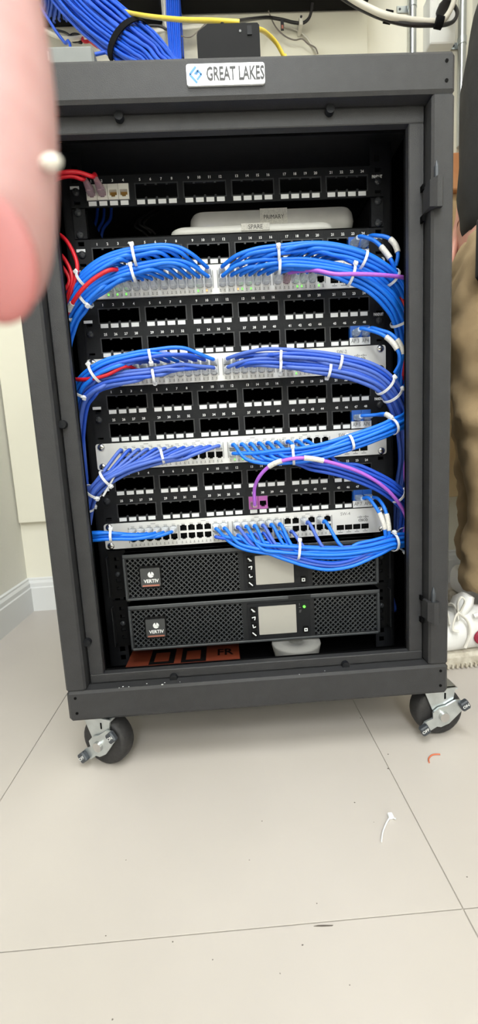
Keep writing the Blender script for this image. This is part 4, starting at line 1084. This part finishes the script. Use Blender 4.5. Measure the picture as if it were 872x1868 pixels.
# body: arms, hands, neck, head in one skin
A1 = at(843, 300, .50); A2 = at(829, 405, .47); A3 = at(822, 462, .455)
V = [(bf.x+.11, .365, bf.z+.1, .075), (bf.x+.115, .365, bf.z+.27, .07), (bf.x+.122, .365, bf.z+.37, .05), (bf.x+.125, .365, bf.z+.46, .058), (bf.x+.118, .365, bf.z+.53, .078, .072), (bf.x+.125, .365, bf.z+.60, .07, .066),
     (bf.x+.15, .50, bf.z+.25, .045), (bf.x+.155, .53, bf.z+.06, .042), (A1.x+.038, .505, A1.z, .036), (A2.x+.030, .472, A2.z+.02, .029, .033), (A2.x+.028, .466, A2.z-.01, .026, .034), (A3.x+.022, .455, A3.z, .018, .040),
     (bf.x+.14, .20, bf.z+.25, .045), (bf.x+.15, .16, bf.z+.10, .043), (bf.x+.15, .155, A1.z-.02, .037), (bf.x+.13, .16, A2.z, .028), (bf.x+.12, .165, A2.z-.06, .018, .04),
     (.565, .365, hipz+.05, .075), (nl[3][0]+.005, YN, nl[3][2], .045), (nl[0][0]+.01, YN, .10, .03), (.632, YF, nl[3][2], .045), (.636, YF, .10, .03)]
E_ = [(0,1),(1,2),(2,3),(3,4),(4,5),(1,6),(6,7),(7,8),(8,9),(9,10),(10,11),(1,12),(12,13),(13,14),(14,15),(15,16),(0,17),(17,18),(18,19),(17,20),(20,21)]
def fingers(base, root, d, spread, ln=.072):
    for k in range(4):
        s = (k-1.5)*.017
        p = Vector(base)+Vector((0, s, -.012)); f = (1, 1.1, 1.04, .85)[k]; i0 = len(V)
        V.append((p.x, p.y, p.z-.02, .0095)); E_.append((root, i0))
        V.append((p.x+d*.006, p.y, p.z-.02-ln*.5*f, .0085)); E_.append((i0, i0+1))
        V.append((p.x+d*.018, p.y, p.z-.02-ln*.85*f, .0075)); E_.append((i0+1, i0+2))
        V.append((p.x+d*.028, p.y, p.z-.02-ln*1.0*f, .006)); E_.append((i0+2, i0+3))
fingers((A3.x+.022, .455, A3.z), 11, 1, 0)
i0 = len(V); V += [(A3.x+.002, .44, A3.z+.015, .011), (A3.x-.012, .432, A3.z-.022, .009), (A3.x-.010, .430, A3.z-.045, .007)]; E_ += [(10, i0), (i0, i0+1), (i0+1, i0+2)]
fingers((bf.x+.12, .165, A2.z-.06), 16, -1, 0)
i0 = len(V); V += [(bf.x+.10, .165, A2.z-.045, .011), (bf.x+.085, .165, A2.z-.08, .009), (bf.x+.082, .165, A2.z-.10, .007)]; E_ += [(15, i0), (i0, i0+1), (i0+1, i0+2)]
# nose
i0 = len(V); V.append((bf.x+.040, .365, bf.z+.52, .012)); E_.append((4, i0))
skinned('body', 'skin', per, V, E_, 0, 2)
hx, hz = bf.x+.122, bf.z+.565
MB().sphere((hx+.018, .365, hz+.025), .088, .082, .085, 16, 10).build('hair', 'hair', per)
for s in (-1, 1):
    MB().sphere((hx-.077, .365+s*.03, hz-.03), .012, .012, .010, 10, 6).build('eye', 'outlet', per)
    MB().sphere((hx+.005, .365+s*.078, hz-.035), .016, .010, .028, 10, 6).build('ear', 'skin', per)
MB().sphere((hx-.066, .365, hz-.085), .012, .024, .006, 10, 6).build('mouth', 'logo_red', per)
q = at(871, 455, .225)
MB().box(q.x-.002, q.x+.03, .21, .235, q.z-.055, q.z+.055, .008).build('phone_pouch', 'black_cable', per)
# shoes
def shoe(dx, Yc, MX=Matrix.Identity(4)):
    tx_ = .300+dx
    def ring(x, w2, z0, z1, n=16):
        P = []
        for i in range(n):
            an = 2*math.pi*i/n; cy, sz = math.cos(an), math.sin(an)
            yy = Yc+w2*math.copysign(abs(cy)**.7, cy); zz = z0+(z1-z0)*(.5+.5*math.copysign(abs(sz)**.8, sz))
            P.append((x, yy, zz))
        return P
    up_ = MB().loft([ring(tx_+x, w2, .026, z1) for x, w2, z1 in ((0,.012,.036),(.006,.03,.046),(.02,.042,.056),(.05,.048,.066),(.09,.048,.078),(.13,.046,.098),(.165,.042,.114),(.20,.038,.112),(.24,.036,.110),(.27,.032,.108),(.285,.018,.098))])
    u_ = up_.xf(MX).build('shoe', 'shoe', per, 'white leather sneaker')
    so = MB()
    def outl(g): 
        L = []
        for x, w2 in ((-.004,.012),(.004,.032),(.02,.045),(.05,.052),(.09,.051),(.14,.047),(.19,.043),(.24,.042),(.275,.036),(.29,.020)): L.append((tx_+x, Yc-w2-g))
        for x, w2 in ((.29,.020),(.275,.036),(.24,.042),(.19,.043),(.14,.047),(.09,.051),(.05,.052),(.02,.045),(.004,.032),(-.004,.012)): L.append((tx_+x, Yc+w2+g))
        return L
    so.loft([[(x, y_, z) for x, y_ in outl(g)] for g, z in ((-.002, .0005), (.001, .006), (.001, .024), (-.003, .032))], True, False)
    s_ = so.xf(MX).build('sole', 'sole', u_)
    gr_ = MB()
    for k in range(28):
        x = tx_+.01+k*.0098; gr_.box(x, x+.004, Yc-.0545+abs(k-9)*.0004, Yc-.04, .003, .011)
    o = gr_.xf(MX).build('sole_tread', 'sole', u_); o['kind'] = 'stuff'
    tg = MB().loft([[(tx_+.128, Yc-.022, .085), (tx_+.128, Yc+.022, .085), (tx_+.140, Yc+.022, .082), (tx_+.140, Yc-.022, .082)],
                    [(tx_+.150, Yc-.026, .128), (tx_+.150, Yc+.026, .128), (tx_+.166, Yc+.026, .122), (tx_+.166, Yc-.026, .122)],
                    [(tx_+.164, Yc-.016, .140), (tx_+.164, Yc+.016, .140), (tx_+.174, Yc+.016, .137), (tx_+.174, Yc-.016, .137)]], True, True)
    tg.xf(MX).build('tongue', 'shoe', u_)
    MB().tube([(tx_+.158, Yc-.041, .108), (tx_+.19, Yc-.044, .117), (tx_+.235, Yc-.040, .114), (tx_+.275, Yc-.028, .112)], .005, 8).xf(MX).build('collar', 'shoe', u_)
    for k in range(5):
        x = tx_+.062+k*.018; z = .0735+k*.0085
        MB().tube(crom([(x-.006, Yc-.038, z-.008), (x, Yc-.02, z+.006), (x+.006, Yc+.01, z+.008), (x+.006, Yc+.035, z-.006)], 4), .0036, 6, fl=.5).xf(MX).build('lace', 'lace', u_)
    lx, lz = tx_+.132, .112
    for pts in ([(lx, Yc-.028, lz), (lx-.004, Yc-.034, lz+.024), (lx+.003, Yc-.036, lz+.036), (lx+.010, Yc-.036, lz+.026), (lx+.004, Yc-.030, lz+.002)],
                [(lx, Yc-.030, lz), (lx+.010, Yc-.048, lz-.012), (lx+.012, Yc-.052, lz-.040), (lx+.002, Yc-.053, lz-.066)],
                [(lx, Yc-.030, lz), (lx-.014, Yc-.044, lz-.004), (lx-.022, Yc-.050, lz-.026), (lx-.010, Yc-.051, lz-.030)]):
        MB().tube(crom(pts, 5), .0036, 6, fl=.45).xf(MX).build('lace', 'lace', u_)
    pm_ = []; cx_, cz_ = tx_+.184, .062
    for r_, yy in ((1, -.0455), (1, -.0485), (.9, -.0492)):
        pm_.append([(cx_+.026*r_*math.cos(2*math.pi*i/20), Yc+yy+.002, cz_+.019*r_*math.sin(2*math.pi*i/20)) for i in range(20)])
    MB().loft(pm_).xf(MX).build('side_patch', 'maroon', u_, 'dark red oval patch')
shoe(0, .265)
shoe(0, 0, Matrix(((0, -1, 0, .634), (1, 0, 0, .02), (0, 0, 1, 0), (0, 0, 0, 1))))

# ============================================================ the photographer's fingertip at the lens
def near(u, v, w_): return CAM + ray(u, v)*w_
hb_ = near(-60, -260, .085)
hd = thing('person_hand', "photographer's blurred pink fingertip hanging into view before the cabinet's top left corner", 'hand', tuple(hb_))
V = []; E_ = []
chain = [(-300,-1150,.13,.024),(-230,-700,.105,.020),(-95,-330,.088,.0125),(-52,-160,.080,.0108),(-26,-10,.075,.0098),(-2,150,.072,.0096),(2,280,.070,.0092),(0,400,.070,.0092),(-4,500,.070,.0084),(-10,560,.070,.005)]
for k, (u, v, w_, r) in enumerate(chain):
    p = near(u, v, w_); V.append((p.x, p.y, p.z, r)); 
    if k: E_.append((k-1, k))
for f, (du, dl) in enumerate(((-190, 1.05), (-360, 1.0), (-520, .8))):
    root = 1; i0 = len(V)
    for k, (vv, r) in enumerate(((-420, .0125), (-230, .0105), (-60, .0098), (80, .0092), (170, .006))):
        p = near(-110+du-40*k*.2, -420+(vv+420)*dl, .092+.012*f+.006*k); V.append((p.x, p.y, p.z, r)); E_.append((root if k == 0 else len(V)-2, len(V)-1))
i0 = len(V)
for k, (u, v, w_, r) in enumerate(((-120,-900,.115,.014),(-40,-800,.10,.0115),(-20,-640,.095,.010),(-30,-500,.095,.006))):
    p = near(u, v, w_); V.append((p.x, p.y, p.z, r)); E_.append((0 if k == 0 else len(V)-2, len(V)-1))
p = Vector(V[0][:3])
for k, (dx, dy, dz, r) in enumerate(((-.02, -.06, .05, .027), (-.05, -.16, .09, .034), (-.08, -.28, .10, .040))):
    V.append((p.x+dx, p.y+dy, p.z+dz, r)); E_.append((0 if k == 0 else len(V)-2, len(V)-1))
skinned('skin_surface', 'skin_near', hd, V, E_, 1, 2)
c = near(-14, 470, .0620)
m = MB().sphere((0,0,0), .0062, .0016, .0098, 20, 12)
Rn = Matrix((( rt.x, fw.x, up.x, c.x), (rt.y, fw.y, up.y, c.y), (rt.z, fw.z, up.z, c.z), (0,0,0,1)))
m.xf(Rn @ Matrix.Rotation(math.radians(-18), 4, 'Y')).build('nail', 'nail', hd, 'reddish fingernail')
c = near(93, 296, .067)
m = MB().sphere((0,0,0), .0017, .0012, .0010, 10, 8).xf(Matrix(((rt.x, fw.x, up.x, c.x), (rt.y, fw.y, up.y, c.y), (rt.z, fw.z, up.z, c.z), (0,0,0,1))) @ Matrix.Rotation(math.radians(-10), 4, 'Y'))
m.build('white_fleck', 'white_spot', hd, 'small white fleck on the finger')  # small white ellipsoid at the finger's right edge

# ============================================================ bits on the floor
P_ = [onfloor(u, v, .002) for u, v in ((696,1535),(698,1520),(702,1508),(708,1496),(713,1489))]
t = thing('cut_cable_tie', 'white cut-off cable tie lying on the floor', 'cable tie', tuple(P_[-1]))
MB().tube(crom(P_, 4), .0015, 6, fl=.6).build('strip', 'tie', t)
q = P_[-1]; MB().box(q.x-.0035, q.x+.003, q.y-.003, q.y+.004, 0, .0045, .001).build('head', 'tie', t)
MB().tube([q, onfloor(722, 1494, .003)], .001, 6).build('stub', 'tie', t)
P_ = [onfloor(u, v, .0012) for u, v in ((783,1391),(782,1384),(787,1378),(794,1376),(803,1376))]
tag(MB().tube(crom(P_, 4), .0011, 7).build('wire_scrap', 'copper'), 'orange-red wire scrap on the floor near the right caster', 'wire')
for u, v, s in ((658,1310,.003),(708,1376,.0028),(708,1402,.0035),(647,1464,.0022),(478,1498,.002),(315,1718,.002),(578,1648,.0018),(552,1724,.0022),(388,1751,.0018),(230,1569,.0016),(193,1707,.0016),(852,1600,.0022),(682,1500,.0015),(455,1569,.0016),(638,1797,.0015),(205,1860,.002),(511,1776,.0016)):
    s *= .5; q = onfloor(u, v); m = MB(); n = 6; a0 = random.uniform(0, 6)
    ring = [(q.x+s*(.5+.6*random.random())*math.cos(a0+k*6.28/n), q.y+s*(.4+.5*random.random())*math.sin(a0+k*6.28/n)) for k in range(n)]
    m.loft([[(x, y_, .0001) for x, y_ in ring], [(q.x+(x-q.x)*.7, q.y+(y_-q.y)*.7, s*.35) for x, y_ in ring]], True, False)
    tag(m.build('dirt_fleck', 'fleck'), 'tiny dark fleck of dirt on the beige floor', 'debris', 'dirt flecks on the floor')
q0 = onfloor(575, 1690); 
m = MB(); 
ring = [onfloor(u, v, .0002) for u, v in ((572,1690),(580,1688),(592,1687.6),(608,1688),(606,1689.4),(588,1690.4))]
m.loft([[tuple(p) for p in ring], [(p.x, p.y, .0006) for p in ring]], True, False)
tag(m.build('scuff_mark', 'fleck'), 'dark scuffed chip along the cross seam of the floor', 'debris')
